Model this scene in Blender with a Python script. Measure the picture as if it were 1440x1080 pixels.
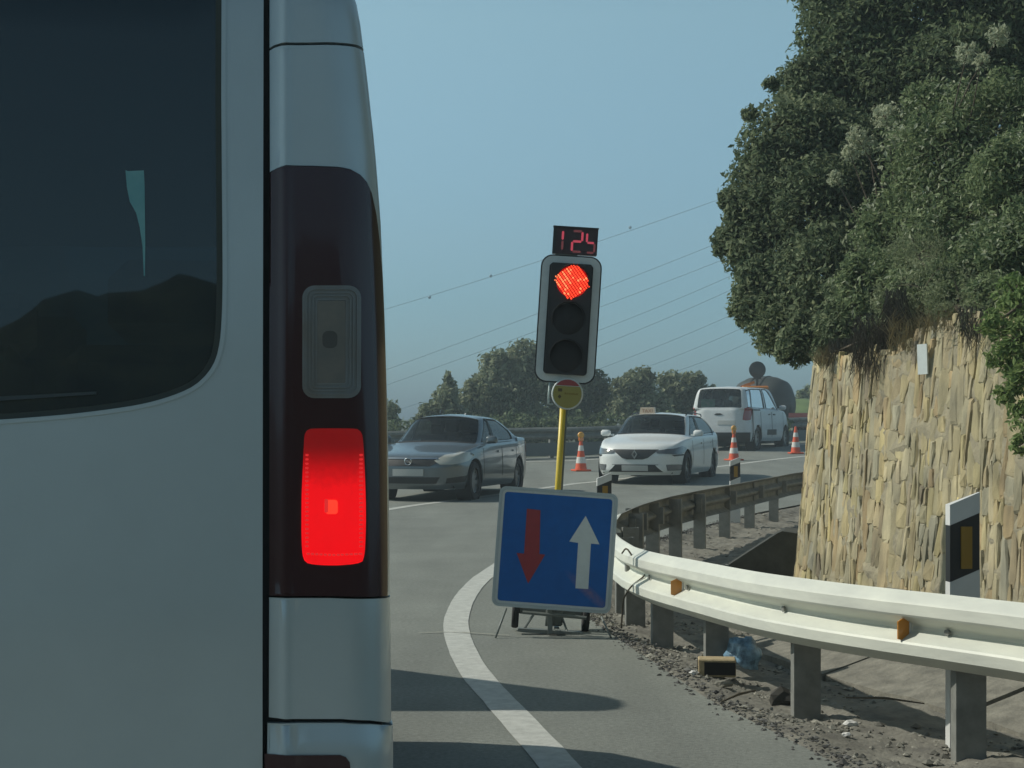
import bpy, math, random
import numpy as np
from mathutils import Vector, Matrix, geometry
random.seed(7); rng = np.random.default_rng(7)
R = math.radians
scene = bpy.context.scene
for o in list(bpy.data.objects): bpy.data.objects.remove(o)

# ------------------------------------------------------------------ camera, world, sun, exposure
CAM_H, FPX, HOR = 1.35, 2400.0, 590.0
cam_d = bpy.data.cameras.new('camera'); cam = bpy.data.objects.new('camera', cam_d)
scene.collection.objects.link(cam)
cam.location = (0, 0, CAM_H); cam.rotation_euler = (R(90), 0, 0)
cam_d.sensor_width = 36; cam_d.lens = 36*FPX/1440; cam_d.shift_y = 50/1440
cam_d.clip_start = 0.05; cam_d.clip_end = 5000
scene.camera = cam
SUN_EL, SUN_AZ = 40.0, 12.0            # height, and how far ahead of due left the sun stands
world = bpy.data.worlds.new('World'); scene.world = world; world.use_nodes = True
wn, wl = world.node_tree.nodes, world.node_tree.links
wn.clear()
w_out = wn.new('ShaderNodeOutputWorld'); w_bg = wn.new('ShaderNodeBackground')
sky = wn.new('ShaderNodeTexSky'); sky.sky_type = 'NISHITA'; sky.sun_disc = False
sky.sun_elevation = R(SUN_EL); sky.sun_rotation = R(-(90-SUN_AZ)); sky.air_density = 1.0
sky.dust_density = 1.2; sky.ozone_density = 1.6; sky.altitude = 100
w_tc = wn.new('ShaderNodeTexCoord'); w_sep = wn.new('ShaderNodeSeparateXYZ')
w_rmp = wn.new('ShaderNodeValToRGB'); w_mul = wn.new('ShaderNodeMixRGB'); w_mul.blend_type = 'MULTIPLY'
w_mul.inputs[0].default_value = 1
wl.new(w_tc.outputs['Generated'], w_sep.inputs[0]); wl.new(w_sep.outputs['Z'], w_rmp.inputs[0])
# the teal, hazy air of the day: an all-round tint that only depends on height above the horizon
cr = w_rmp.color_ramp
cr.elements[0].position = 0.0; cr.elements[0].color = (0.30, 0.49, 0.76, 1)
cr.elements[1].position = 1.0; cr.elements[1].color = (0.40, 0.44, 0.36, 1)
e = cr.elements.new(0.07); e.color = (0.36, 0.56, 0.69, 1)
e = cr.elements.new(0.23); e.color = (0.76, 0.90, 0.77, 1)
e = cr.elements.new(0.5); e.color = (0.55, 0.64, 0.54, 1)
wl.new(sky.outputs[0], w_mul.inputs[1]); wl.new(w_rmp.outputs[0], w_mul.inputs[2])
wl.new(w_mul.outputs[0], w_bg.inputs[0]); w_bg.inputs[1].default_value = 0.15
wl.new(w_bg.outputs[0], w_out.inputs[0])
sun_d = bpy.data.lights.new('sun', 'SUN'); sun = bpy.data.objects.new('sun', sun_d)
scene.collection.objects.link(sun)
sun_d.energy = 3.6; sun_d.angle = R(0.6); sun_d.color = (1.0, 0.955, 0.84)
sdir = Vector((-math.cos(R(SUN_EL))*math.cos(R(SUN_AZ)), math.cos(R(SUN_EL))*math.sin(R(SUN_AZ)), math.sin(R(SUN_EL))))
sun.rotation_euler = sdir.to_track_quat('Z', 'Y').to_euler(); sun.location = (-20, 10, 30)
HAZE = 0.0027
vs = scene.view_settings
vs.view_transform = 'Standard'; vs.look = 'None'; vs.gamma = 1; vs.exposure = 0.0; vs.use_curve_mapping = False
scene.cycles.max_bounces = 6

# ------------------------------------------------------------------ helpers
def tag(o, label=None, cat=None, group=None, kind=None):
    if label: o['label'] = label
    if cat: o['category'] = cat
    if group: o['group'] = group
    if kind: o['kind'] = kind
    return o
def link(o, parent=None):
    scene.collection.objects.link(o)
    if parent is not None: o.parent = parent
    return o
def thing(name, label, cat, loc=(0,0,0), rz=0, group=None, ry=0):
    o = bpy.data.objects.new(name, None); o.empty_display_size = 0.1
    o.location = loc; o.rotation_euler = (0, ry, rz); link(o)
    return tag(o, label, cat, group)
def mesh_obj(name, verts, faces, mat=None, parent=None, smooth=False, loc=None):
    me = bpy.data.meshes.new(name)
    if isinstance(verts, np.ndarray): verts = verts.tolist()
    if isinstance(faces, np.ndarray): faces = faces.tolist()
    me.from_pydata(verts, [], faces); me.update()
    if smooth: me.polygons.foreach_set('use_smooth', [True]*len(me.polygons))
    if mat is not None: me.materials.append(mat)
    o = bpy.data.objects.new(name, me)
    if loc is not None: o.location = loc
    return link(o, parent)
def copy_tree(o, parent=None):
    c = o.copy(); scene.collection.objects.link(c); c.parent = parent
    for ch in o.children: copy_tree(ch, c)
    return c
def at(px, py, Y):        # photograph pixel + distance -> point
    return Vector(((px-720)*Y/FPX, Y, CAM_H+(HOR-py)*Y/FPX))

class MB:
    def __init__(s): s.v, s.f = [], []
    def add(s, vs, fs):
        n = len(s.v); s.v += [tuple(v) for v in vs]; s.f += [tuple(i+n for i in f) for f in fs]; return s
    def box(s, c, size, rot=None, bev=0.0):
        hx, hy, hz = [q/2 for q in size]; c = Vector(c)
        M = rot if rot is not None else Matrix.Identity(3)
        if bev <= 0:
            P = [(x,y,z) for z in (-hz,hz) for y in (-hy,hy) for x in (-hx,hx)]
            F = [(0,2,3,1),(4,5,7,6),(0,1,5,4),(2,6,7,3),(0,4,6,2),(1,3,7,5)]
        else:
            b = bev; P = []; idx = {}
            for sx in (-1,1):
                for sy in (-1,1):
                    for sz in (-1,1):
                        idx[(sx,sy,sz)] = len(P)
                        P += [(sx*hx, sy*(hy-b), sz*(hz-b)), (sx*(hx-b), sy*hy, sz*(hz-b)), (sx*(hx-b), sy*(hy-b), sz*hz)]
            F = []
            def q(ax, sg):
                o = [a for a in range(3) if a != ax]; L = []
                for a, b2 in ((-1,-1),(1,-1),(1,1),(-1,1)):
                    k = [0,0,0]; k[ax] = sg; k[o[0]] = a; k[o[1]] = b2; L.append(idx[tuple(k)]+ax)
                flip = (sg > 0) == (ax == 1)
                return tuple(reversed(L)) if flip else tuple(L)
            for ax in range(3):
                for sg in (-1,1): F.append(q(ax, sg))
            for ax in range(3):     # edge chamfers, edges along ax
                o = [a for a in range(3) if a != ax]
                for a in (-1,1):
                    for b2 in (-1,1):
                        k0=[0,0,0];k1=[0,0,0];k0[ax]=-1;k1[ax]=1;k0[o[0]]=k1[o[0]]=a;k0[o[1]]=k1[o[1]]=b2
                        i0, i1 = idx[tuple(k0)], idx[tuple(k1)]
                        F.append((i0+o[0], i1+o[0], i1+o[1], i0+o[1]))
            for k in idx.values(): F.append((k,k+1,k+2))
        return s.add([c + M @ Vector(p) for p in P], F)
    def cyl(s, p0, p1, r0, r1=None, n=12, cap=True):
        p0, p1 = Vector(p0), Vector(p1); r1 = r0 if r1 is None else r1
        d = (p1-p0).normalized(); a = d.orthogonal().normalized(); b = d.cross(a)
        V = []
        for p, r in ((p0,r0),(p1,r1)):
            for i in range(n):
                t = 2*math.pi*i/n; V.append(p + a*(r*math.cos(t)) + b*(r*math.sin(t)))
        F = [(i,(i+1)%n,n+(i+1)%n,n+i) for i in range(n)]
        if cap: F += [tuple(reversed(range(n))), tuple(range(n,2*n))]
        return s.add(V, F)
    def tube(s, pts, r, n=6):
        pts = [Vector(p) for p in pts]
        rs = r if isinstance(r, (list, tuple)) else [r]*len(pts)
        V = []; prev = None
        for i, p in enumerate(pts):
            d = (pts[min(i+1,len(pts)-1)]-pts[max(i-1,0)]).normalized()
            if prev is None: a = d.orthogonal().normalized()
            else: a = (prev - d*prev.dot(d)).normalized()
            prev = a; b = d.cross(a)
            for k in range(n):
                t = 2*math.pi*k/n; V.append(p + a*(rs[i]*math.cos(t)) + b*(rs[i]*math.sin(t)))
        F = []
        for i in range(len(pts)-1):
            for k in range(n): F.append((i*n+k, i*n+(k+1)%n, (i+1)*n+(k+1)%n, (i+1)*n+k))
        F += [tuple(reversed(range(n))), tuple(range((len(pts)-1)*n, len(pts)*n))]
        return s.add(V, F)
    def lathe(s, prof, M=None, n=24, closed=False):   # prof: (r, h) pairs about the z axis of M
        M = M or Matrix.Identity(4); V = []
        for r, h in prof:
            for i in range(n):
                t = 2*math.pi*i/n; V.append(M @ Vector((r*math.cos(t), r*math.sin(t), h)))
        F = []; m = len(prof)
        for j in range(m if closed else m-1):
            k = (j+1) % m
            for i in range(n): F.append((j*n+i, j*n+(i+1)%n, k*n+(i+1)%n, k*n+i))
        return s.add(V, F)
    def prism(s, poly, M, h0, h1):        # 2D polygon in the xy of M, from h0 to h1
        n = len(poly)
        V = [M @ Vector((x,y,h0)) for x,y in poly] + [M @ Vector((x,y,h1)) for x,y in poly]
        F = [tuple(reversed(range(n))), tuple(range(n,2*n))] + [(i,(i+1)%n,n+(i+1)%n,n+i) for i in range(n)]
        return s.add(V, F)
    def build(s, name, mat, parent=None, smooth=False, loc=None, auto=None):
        o = mesh_obj(name, s.v, s.f, mat, parent, smooth, loc)
        if auto:                          # smooth with creases sharper than auto degrees
            me = o.data
            me.polygons.foreach_set('use_smooth', [True]*len(me.polygons))
            try: me.set_sharp_from_angle(angle=R(auto))
            except Exception: pass
        return o

FRONT = Matrix(((1,0,0,0),(0,0,-1,0),(0,1,0,0),(0,0,0,1)))   # xy of a drawing -> x,z plane; its +h faces -Y (the viewer)
def rrect(w, h, r, n=5, cx=0, cy=0):
    P = []
    for sx, sy, a0 in ((1,1,0),(-1,1,90),(-1,-1,180),(1,-1,270)):
        for i in range(n+1):
            a = R(a0+90*i/n); P.append((cx+sx*(w/2-r)+r*math.cos(a), cy+sy*(h/2-r)+r*math.sin(a)))
    return P

def in_poly(P, poly):
    x, y = P[:,0], P[:,1]; c = np.zeros(len(P), bool); n = len(poly); j = n-1
    for i in range(n):
        xi, yi = poly[i]; xj, yj = poly[j]
        if yi != yj:
            c ^= ((yi > y) != (yj > y)) & (x < (xj-xi)*(y-yi)/(yj-yi)+xi)
        j = i
    return c
def resample(poly, su, sv, closed=True):
    out = []; n = len(poly)
    for i in range(n if closed else n-1):
        a, b = poly[i], poly[(i+1) % n]
        k = max(1, int(math.ceil(max(abs(a[0]-b[0])/su, abs(a[1]-b[1])/sv))))
        for q in range(k): out.append((a[0]+(b[0]-a[0])*q/k, a[1]+(b[1]-a[1])*q/k))
    if not closed: out.append(tuple(poly[-1]))
    return out
def offset_poly(poly, d):                 # towards the inside for d > 0
    P = np.array(poly); n = len(P)
    area = 0.5*np.sum(P[:,0]*np.roll(P[:,1],-1)-np.roll(P[:,0],-1)*P[:,1])
    e = np.roll(P,-1,0)-P; L = np.linalg.norm(e,axis=1,keepdims=True)+1e-12; e /= L
    nr = np.stack([-e[:,1], e[:,0]],1)*(1 if area > 0 else -1)
    m = nr+np.roll(nr,1,0); m /= np.maximum(np.sum(m*m,1,keepdims=True)/2, 0.3)
    return [tuple(q) for q in P+m*d]
def patch(outline, fmap, su, sv, holes=(), inset=0.0, off=0.0, rim=0.0, name='panel', mat=None, parent=None, keep=None, extra=(), mirror=False):
    """a sheet cut to an outline (and holes) in the parameters of a curved surface, with its edges turned in"""
    loops = [resample(outline, su, sv)] + [resample(h, su, sv) for h in holes]
    pts, edges = [], []
    def addloop(L, closed=True):
        n0 = len(pts); pts.extend(L)
        edges.extend((n0+i, n0+(i+1) % len(L)) for i in range(len(L) if closed else len(L)-1))
    for L in loops: addloop(L)
    if inset > 0:
        addloop(offset_poly(loops[0], inset))
        for L in loops[1:]: addloop(offset_poly(L, -inset))
    for L in extra: addloop(resample(L, su, sv, False), False)
    O = np.array(loops[0]); lo, hi = O.min(0), O.max(0)
    gu = np.arange(lo[0]+su/2, hi[0], su); gv = np.arange(lo[1]+sv/2, hi[1], sv)
    if len(gu) and len(gv):
        G = np.stack(np.meshgrid(gu, gv), -1).reshape(-1, 2)
        m = in_poly(G, loops[0])
        for L in loops[1:]: m &= ~in_poly(G, L)
        G = G[m]
        if len(G):
            A = np.array(pts)/np.array([su, sv]); B = G/np.array([su, sv])
            d = np.min(np.linalg.norm(B[:,None,:]-A[None,:,:], axis=2), axis=1)
            pts = pts + [tuple(g) for g in G[d > 0.45]]
    r = geometry.delaunay_2d_cdt([Vector(p) for p in pts], edges, [], 0, 1e-7)
    V2 = np.array([tuple(v) for v in r[0]]); T = np.array([tuple(f) for f in r[2]])
    C = V2[T].mean(1); m = in_poly(C, loops[0])
    for L in loops[1:]: m &= ~in_poly(C, L)
    T = T[m]
    P, N = fmap(V2[:,0], V2[:,1])
    if keep is not None: T = T[keep(P[T].mean(1))]
    P = P + N*off
    # orient
    fn = np.cross(P[T[:,1]]-P[T[:,0]], P[T[:,2]]-P[T[:,0]])
    fl = np.sum(fn*N[T[:,0]], 1) < 0
    T[fl] = T[fl][:, ::-1]
    faces = [tuple(t) for t in T.tolist()]; verts = P.tolist()
    if rim > 0:
        cnt = {}
        for f in faces:
            for a, b in ((f[0],f[1]),(f[1],f[2]),(f[2],f[0])): cnt[(a,b)] = 1
        bd = [(a,b) for (a,b) in cnt if (b,a) not in cnt]
        vs_ = sorted({a for e_ in bd for a in e_}); idx = {}
        steps = [min(0.003, rim*.4), rim] if inset > 0 else [rim]
        prev = {a: a for a in vs_}
        for s_ in steps:
            cur = {}
            for a in vs_:
                cur[a] = len(verts); verts.append((P[a]-N[a]*s_).tolist())
            for a, b in bd: faces.append((prev[a], cur[a], cur[b], prev[b]))
            prev = cur
    touches = any(abs(q[0]) < 1e-4 for q in verts)
    if mirror and touches:
        n = len(verts); idm = {}; add = []
        for i, q in enumerate(verts):
            if abs(q[0]) < 1e-4: idm[i] = i
            else: idm[i] = n+len(add); add.append((-q[0], q[1], q[2]))
        faces = faces + [tuple(idm[i] for i in reversed(f)) for f in faces]; verts = list(verts)+add
    elif mirror:
        o2 = mesh_obj(name, [(-x, y, z) for x, y, z in verts], [tuple(reversed(f)) for f in faces], mat, parent, True)
        try: o2.data.set_sharp_from_angle(angle=R(50))
        except Exception: pass
    o = mesh_obj(name, verts, faces, mat, parent, True)
    try: o.data.set_sharp_from_angle(angle=R(50))
    except Exception: pass
    return o

# ------------------------------------------------------------------ materials
def mat(name, col, rough=0.6, metal=0.0, var=0.0, vscale=6.0, bump=0.0, bscale=80.0, coat=0.0, emit=None, estr=0.0, spec=0.5, island=0.0, col2=None, objrand=0.0, detail=4, stretch=(1,1,1)):
    m = bpy.data.materials.new(name); m.use_nodes = True
    n, l = m.node_tree.nodes, m.node_tree.links; b = n['Principled BSDF']
    b.inputs['Base Color'].default_value = (*col, 1); b.inputs['Roughness'].default_value = rough
    b.inputs['Metallic'].default_value = metal; b.inputs['Specular IOR Level'].default_value = spec
    if coat: b.inputs['Coat Weight'].default_value = coat; b.inputs['Coat Roughness'].default_value = 0.04
    if emit: b.inputs['Emission Color'].default_value = (*emit, 1); b.inputs['Emission Strength'].default_value = estr
    tc = n.new('ShaderNodeTexCoord'); mp = n.new('ShaderNodeMapping'); mp.inputs['Scale'].default_value = stretch
    l.new(tc.outputs['Object'], mp.inputs['Vector'])
    src = None
    if var or col2:
        nz = n.new('ShaderNodeTexNoise'); nz.inputs['Scale'].default_value = vscale; nz.inputs['Detail'].default_value = detail
        nz.inputs['Roughness'].default_value = 0.65
        l.new(mp.outputs[0], nz.inputs['Vector'])
        rp = n.new('ShaderNodeValToRGB')
        rp.color_ramp.elements[0].position = 0.32; rp.color_ramp.elements[1].position = 0.68
        c2 = col2 or tuple(c*(1-var) for c in col); c1 = col if col2 else tuple(min(1, c*(1+var)) for c in col)
        rp.color_ramp.elements[0].color = (*c2, 1); rp.color_ramp.elements[1].color = (*c1, 1)
        l.new(nz.outputs['Fac'], rp.inputs[0]); src = rp.outputs[0]
    if island or objrand:
        if island: g = n.new('ShaderNodeNewGeometry'); rnd = g.outputs['Random Per Island']
        else: g = n.new('ShaderNodeObjectInfo'); rnd = g.outputs['Random']
        k = island or objrand
        hsv = n.new('ShaderNodeHueSaturation')
        mr = n.new('ShaderNodeMapRange'); mr.inputs['To Min'].default_value = 1-k; mr.inputs['To Max'].default_value = 1+k
        l.new(rnd, mr.inputs['Value']); l.new(mr.outputs[0], hsv.inputs['Value'])
        if src: l.new(src, hsv.inputs['Color'])
        else: hsv.inputs['Color'].default_value = (*col, 1)
        src = hsv.outputs[0]
    if src: l.new(src, b.inputs['Base Color'])
    if bump:
        nb = n.new('ShaderNodeTexNoise'); nb.inputs['Scale'].default_value = bscale; nb.inputs['Detail'].default_value = 5
        l.new(mp.outputs[0], nb.inputs['Vector'])
        bp = n.new('ShaderNodeBump'); bp.inputs['Strength'].default_value = bump; bp.inputs['Distance'].default_value = 0.01
        l.new(nb.outputs['Fac'], bp.inputs['Height']); l.new(bp.outputs[0], b.inputs['Normal'])
    return m
def ramp_mat(name, stops, by='object', rough=0.85, bump=0.5, bscale=30, var=0.25, vscale=12):
    m = mat(name, (0.3,0.3,0.3), rough, bump=bump, bscale=bscale)
    n, l = m.node_tree.nodes, m.node_tree.links; b = n['Principled BSDF']
    g = n.new('ShaderNodeObjectInfo' if by == 'object' else 'ShaderNodeNewGeometry')
    rp = n.new('ShaderNodeValToRGB'); rp.color_ramp.interpolation = 'LINEAR'
    els = rp.color_ramp.elements
    while len(els) < len(stops): els.new(0.5)
    for i, c in enumerate(stops): els[i].position = i/(len(stops)-1); els[i].color = (*c, 1)
    l.new(g.outputs['Random' if by == 'object' else 'Random Per Island'], rp.inputs[0])
    tc = n.new('ShaderNodeTexCoord'); nz = n.new('ShaderNodeTexNoise'); nz.inputs['Scale'].default_value = vscale; nz.inputs['Detail'].default_value = 6
    mp = n.new('ShaderNodeMapping'); mp.inputs['Scale'].default_value = (1, 1, .35)
    geo = n.new('ShaderNodeNewGeometry'); l.new(geo.outputs['Position'], mp.inputs[0])
    l.new(mp.outputs[0], nz.inputs['Vector'])
    mr = n.new('ShaderNodeMapRange'); mr.inputs['From Min'].default_value = .3; mr.inputs['From Max'].default_value = .7
    mr.inputs['To Min'].default_value = 1-var; mr.inputs['To Max'].default_value = 1+var
    l.new(nz.outputs['Fac'], mr.inputs['Value'])
    hs = n.new('ShaderNodeHueSaturation'); l.new(mr.outputs[0], hs.inputs['Value']); l.new(rp.outputs[0], hs.inputs['Color'])
    n2 = n.new('ShaderNodeTexNoise'); n2.inputs['Scale'].default_value = 2.3; n2.inputs['Detail'].default_value = 7; l.new(geo.outputs['Position'], n2.inputs['Vector'])
    mx = n.new('ShaderNodeMixRGB'); mx.blend_type = 'MULTIPLY'; r2 = n.new('ShaderNodeValToRGB'); mx.inputs[0].default_value = 1
    r2.color_ramp.elements[0].position = .36; r2.color_ramp.elements[0].color = (.66,.68,.70,1); r2.color_ramp.elements[1].position = .60; r2.color_ramp.elements[1].color = (1.06,1.04,1.0,1)
    l.new(n2.outputs['Fac'], r2.inputs[0]); l.new(hs.outputs[0], mx.inputs[1]); l.new(r2.outputs[0], mx.inputs[2])
    l.new(mx.outputs[0], b.inputs['Base Color'])
    return m
def glass_mat(name, tint, tr=0.35, rough=0.02, ior=1.5):
    m = bpy.data.materials.new(name); m.use_nodes = True
    n, l = m.node_tree.nodes, m.node_tree.links; n.clear()
    out = n.new('ShaderNodeOutputMaterial'); mx = n.new('ShaderNodeMixShader'); mx2 = n.new('ShaderNodeMixShader')
    t = n.new('ShaderNodeBsdfTransparent'); t.inputs[0].default_value = (*tint, 1)
    d = n.new('ShaderNodeBsdfDiffuse'); d.inputs[0].default_value = (*[c*(0.08 if ior < 1.52 else .09) for c in tint], 1)
    g = n.new('ShaderNodeBsdfGlossy'); g.inputs['Roughness'].default_value = rough
    f = n.new('ShaderNodeFresnel'); f.inputs[0].default_value = ior
    mx2.inputs[0].default_value = tr
    l.new(d.outputs[0], mx2.inputs[1]); l.new(t.outputs[0], mx2.inputs[2])
    l.new(f.outputs[0], mx.inputs[0]); l.new(mx2.outputs[0], mx.inputs[1]); l.new(g.outputs[0], mx.inputs[2])
    l.new(mx.outputs[0], out.inputs[0]); return m

def leaf_mat(name, c1, c2, rough=0.7, trans=0.42):
    m = mat(name, c1, rough, spec=0.18)
    n, l = m.node_tree.nodes, m.node_tree.links; b = n['Principled BSDF']
    g = n.new('ShaderNodeNewGeometry'); mx = n.new('ShaderNodeMixRGB')
    mx.inputs[1].default_value = (*c1, 1); mx.inputs[2].default_value = (*c2, 1)
    nz = n.new('ShaderNodeTexNoise'); nz.inputs['Scale'].default_value = 1.6; nz.inputs['Detail'].default_value = 3
    l.new(g.outputs['Position'], nz.inputs['Vector'])
    ad = n.new('ShaderNodeMath'); ad.operation = 'ADD'; ml = n.new('ShaderNodeMath'); ml.operation = 'MULTIPLY'; ml.inputs[1].default_value = 0.9
    l.new(g.outputs['Random Per Island'], ad.inputs[0]); l.new(nz.outputs['Fac'], ad.inputs[1])
    sb = n.new('ShaderNodeMath'); sb.operation = 'SUBTRACT'; sb.inputs[1].default_value = 0.35
    l.new(ad.outputs[0], ml.inputs[0]); l.new(ml.outputs[0], sb.inputs[0])
    l.new(sb.outputs[0], mx.inputs[0]); l.new(mx.outputs[0], b.inputs['Base Color'])
    tr = n.new('ShaderNodeBsdfTranslucent'); ms = n.new('ShaderNodeMixShader'); ms.inputs[0].default_value = trans
    l.new(mx.outputs[0], tr.inputs[0]); out = n['Material Output']
    l.new(b.outputs[0], ms.inputs[1]); l.new(tr.outputs[0], ms.inputs[2]); l.new(ms.outputs[0], out.inputs[0])
    return m

M = {}
M['asphalt'] = mat('asphalt', (0.192,0.204,0.182), 0.85, var=0.09, vscale=1.1, bump=0.35, bscale=140)
M['line'] = mat('road_paint', (0.55,0.56,0.52), 0.75, col2=(0.40,0.41,0.38), vscale=14, bump=0.2, bscale=150)
M['dirt'] = mat('dirt', (0.25,0.24,0.20), 0.95, col2=(0.12,0.115,0.10), vscale=5, bump=0.9, bscale=35, detail=8)
M['gravel'] = mat('gravel', (0.20,0.195,0.165), 0.9, island=0.55, bump=0.3, bscale=60)
M['grass'] = mat('grass_ground', (0.10,0.15,0.045), 0.9, var=0.4, vscale=0.8, bump=0.8, bscale=8)
M['scrub'] = mat('scrub_ground', (0.055,0.065,0.035), 0.95, var=0.5, vscale=0.6, bump=1.0, bscale=3)
M['concrete'] = mat('concrete', (0.25,0.24,0.20), 0.9, col2=(0.12,0.118,0.10), vscale=9, bump=0.6, bscale=50, detail=8)
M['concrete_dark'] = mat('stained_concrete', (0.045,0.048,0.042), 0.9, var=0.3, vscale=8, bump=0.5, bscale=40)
M['mortar'] = mat('mortar', (0.34,0.30,0.20), 0.95, col2=(0.22,0.20,0.145), vscale=10, bump=1.0, bscale=25)
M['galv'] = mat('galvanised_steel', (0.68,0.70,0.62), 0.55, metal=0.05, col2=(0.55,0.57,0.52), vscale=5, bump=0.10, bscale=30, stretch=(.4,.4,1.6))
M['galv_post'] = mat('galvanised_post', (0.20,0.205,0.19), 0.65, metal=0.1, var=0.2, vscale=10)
M['galv_old'] = mat('weathered_galvanised', (0.20,0.205,0.185), 0.7, var=0.25, vscale=6)  # darker steel: shade of the far and outer rails put into its colour
M['white_plastic'] = mat('white_plastic', (0.62,0.63,0.62), 0.5, var=0.06, vscale=6)
M['black_plastic'] = mat('black_plastic', (0.018,0.019,0.02), 0.45)
M['black_matt'] = mat('black_matt', (0.012,0.013,0.014), 0.8)
M['amber'] = mat('amber_reflector', (0.55,0.22,0.02), 0.3, coat=0.4)
M['amber_dark'] = mat('amber_sheeting', (0.30,0.17,0.015), 0.35)
M['rubber'] = mat('rubber', (0.02,0.02,0.021), 0.8)
M['tyre'] = mat('tyre', (0.016,0.016,0.017), 0.75, bump=0.2, bscale=40)
M['alloy'] = mat('alloy_rim', (0.42,0.43,0.44), 0.3, metal=0.8)
M['chrome'] = mat('chrome', (0.75,0.76,0.77), 0.15, metal=1.0)
M['van_paint'] = mat('silver_paint', (0.49,0.55,0.565), 0.36, metal=0.35, coat=0.20, var=0.06, vscale=1.6, bump=0.03, bscale=160, detail=9)
M['grey_paint'] = mat('grey_blue_paint', (0.16,0.19,0.205), 0.3, metal=0.55, coat=0.8)
M['white_paint'] = mat('white_car_paint', (0.74,0.77,0.76), 0.35, coat=0.7)
M['white_paint_dusty'] = mat('dusty_white_paint', (0.60,0.625,0.63), 0.4, coat=0.4, var=0.06, vscale=4)
M['interior'] = mat('dark_upholstery', (0.028,0.029,0.032), 0.85)
M['interior_mid'] = mat('grey_upholstery', (0.10,0.10,0.11), 0.8)
M['glass'] = glass_mat('car_glass', (0.55,0.62,0.60), 0.8)
M['glass_dark'] = glass_mat('privacy_glass', (0.18,0.24,0.26), 0.5)
M['glass_van'] = glass_mat('dark_rear_glass', (0.12,0.30,0.40), 0.12, 0.02, 1.72)
M['head_glass'] = mat('headlight_glass', (0.50,0.50,0.44), 0.12, coat=1.0)
M['head_dark'] = mat('smoked_headlight', (0.10,0.11,0.12), 0.1, coat=1.0)
M['tail_dark'] = mat('dark_red_lens', (0.038,0.009,0.014), 0.18, coat=0.35, spec=0.35)
M['tail_red'] = mat('red_lens', (0.25,0.015,0.015), 0.2, coat=0.8)
M['reverse'] = mat('grey_ribbed_lens', (0.21,0.23,0.24), 0.35, coat=0.15, col2=(0.19,0.165,0.14), vscale=7)
M['reverse_core'] = mat('reverse_lens_core', (0.22,0.19,0.155), 0.4, col2=(0.13,0.125,0.115), vscale=9)
M['seal'] = mat('window_seal', (0.045,0.055,0.048), 0.6)
M['gap'] = mat('panel_gap', (0.01,0.012,0.014), 0.9)
M['sign_blue'] = mat('blue_sheeting', (0.003,0.10,0.36), 0.35, var=0.08, vscale=12, spec=0.35)
M['sign_white'] = mat('white_sheeting', (0.56,0.61,0.60), 0.4, var=0.05, vscale=20)
M['sign_red'] = mat('red_sheeting', (0.28,0.025,0.03), 0.4, var=0.08, vscale=20)
M['sign_edge'] = mat('sign_edge', (0.40,0.46,0.47), 0.4, var=0.05)
M['sign_back'] = mat('sign_back', (0.035,0.036,0.036), 0.6)
M['frame_grey'] = mat('painted_steel_grey', (0.16,0.18,0.17), 0.5, var=0.1)
M['yellow'] = mat('yellow_paint', (0.62,0.46,0.04), 0.4)
M['yellow_disc'] = mat('yellow_plastic', (0.30,0.26,0.065), 0.5)
M['red_disc'] = mat('red_plastic', (0.30,0.055,0.055), 0.5)
M['mark_dark'] = mat('dark_print', (0.10,0.07,0.025), 0.6)
M['cable'] = mat('pale_cable', (0.40,0.48,0.46), 0.5)
M['cone_orange'] = mat('cone_orange', (0.66,0.09,0.025), 0.5, var=0.06)
M['cone_white'] = mat('cone_white', (0.66,0.64,0.60), 0.45)
M['lamp_orange'] = mat('amber_lamp', (0.62,0.20,0.03), 0.25, coat=0.5)
M['lamp_yellow'] = mat('amber_lens', (0.66,0.32,0.03), 0.2, coat=0.6)
M['taxi_sign'] = mat('cream_plastic', (0.62,0.50,0.38), 0.4)
M['taxi_text'] = mat('brown_print', (0.30,0.12,0.05), 0.6)
M['plate'] = mat('number_plate', (0.48,0.49,0.47), 0.4)
M['bag'] = mat('pale_blue_plastic', (0.17,0.30,0.42), 0.25, var=0.6, vscale=18, bump=0.8, bscale=25)
M['brick'] = mat('tan_brick', (0.40,0.32,0.19), 0.9, var=0.15, vscale=30, bump=0.4, bscale=80)
M['hollow'] = mat('brick_hollow', (0.02,0.018,0.015), 0.95)
M['litter'] = mat('white_litter', (0.6,0.6,0.58), 0.7)
M['stick'] = mat('dry_stick', (0.10,0.085,0.06), 0.9)
M['tank'] = mat('dark_tank', (0.035,0.04,0.036), 0.6, var=0.2, vscale=2)
M['tank_red'] = mat('dark_red_steel', (0.12,0.018,0.022), 0.6)
M['wire'] = mat('cable_grey', (0.30,0.44,0.52), 0.8)
M['bark'] = mat('bark', (0.11,0.09,0.065), 0.95, var=0.3, vscale=9, bump=0.8, bscale=25)
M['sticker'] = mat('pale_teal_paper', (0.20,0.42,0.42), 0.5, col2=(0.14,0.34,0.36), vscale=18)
M['green_sheet'] = mat('green_white_sheet', (0.50,0.62,0.52), 0.6, col2=(0.16,0.50,0.30), vscale=9)
M['stone'] = ramp_mat('schist', [(0.413,0.349,0.195),(0.331,0.297,0.201),(0.493,0.409,0.197),(0.320,0.305,0.230),(0.436,0.381,0.238),(0.390,0.286,0.153),(0.487,0.432,0.279),(0.299,0.245,0.168),(0.440,0.365,0.193),(0.407,0.381,0.285)])
M['stone_mass'] = ramp_mat('schist_mass', [(0.413,0.349,0.195),(0.331,0.297,0.201),(0.474,0.401,0.199),(0.320,0.305,0.230),(0.436,0.381,0.238),(0.389,0.295,0.162),(0.453,0.399,0.254)], by='island')
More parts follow.
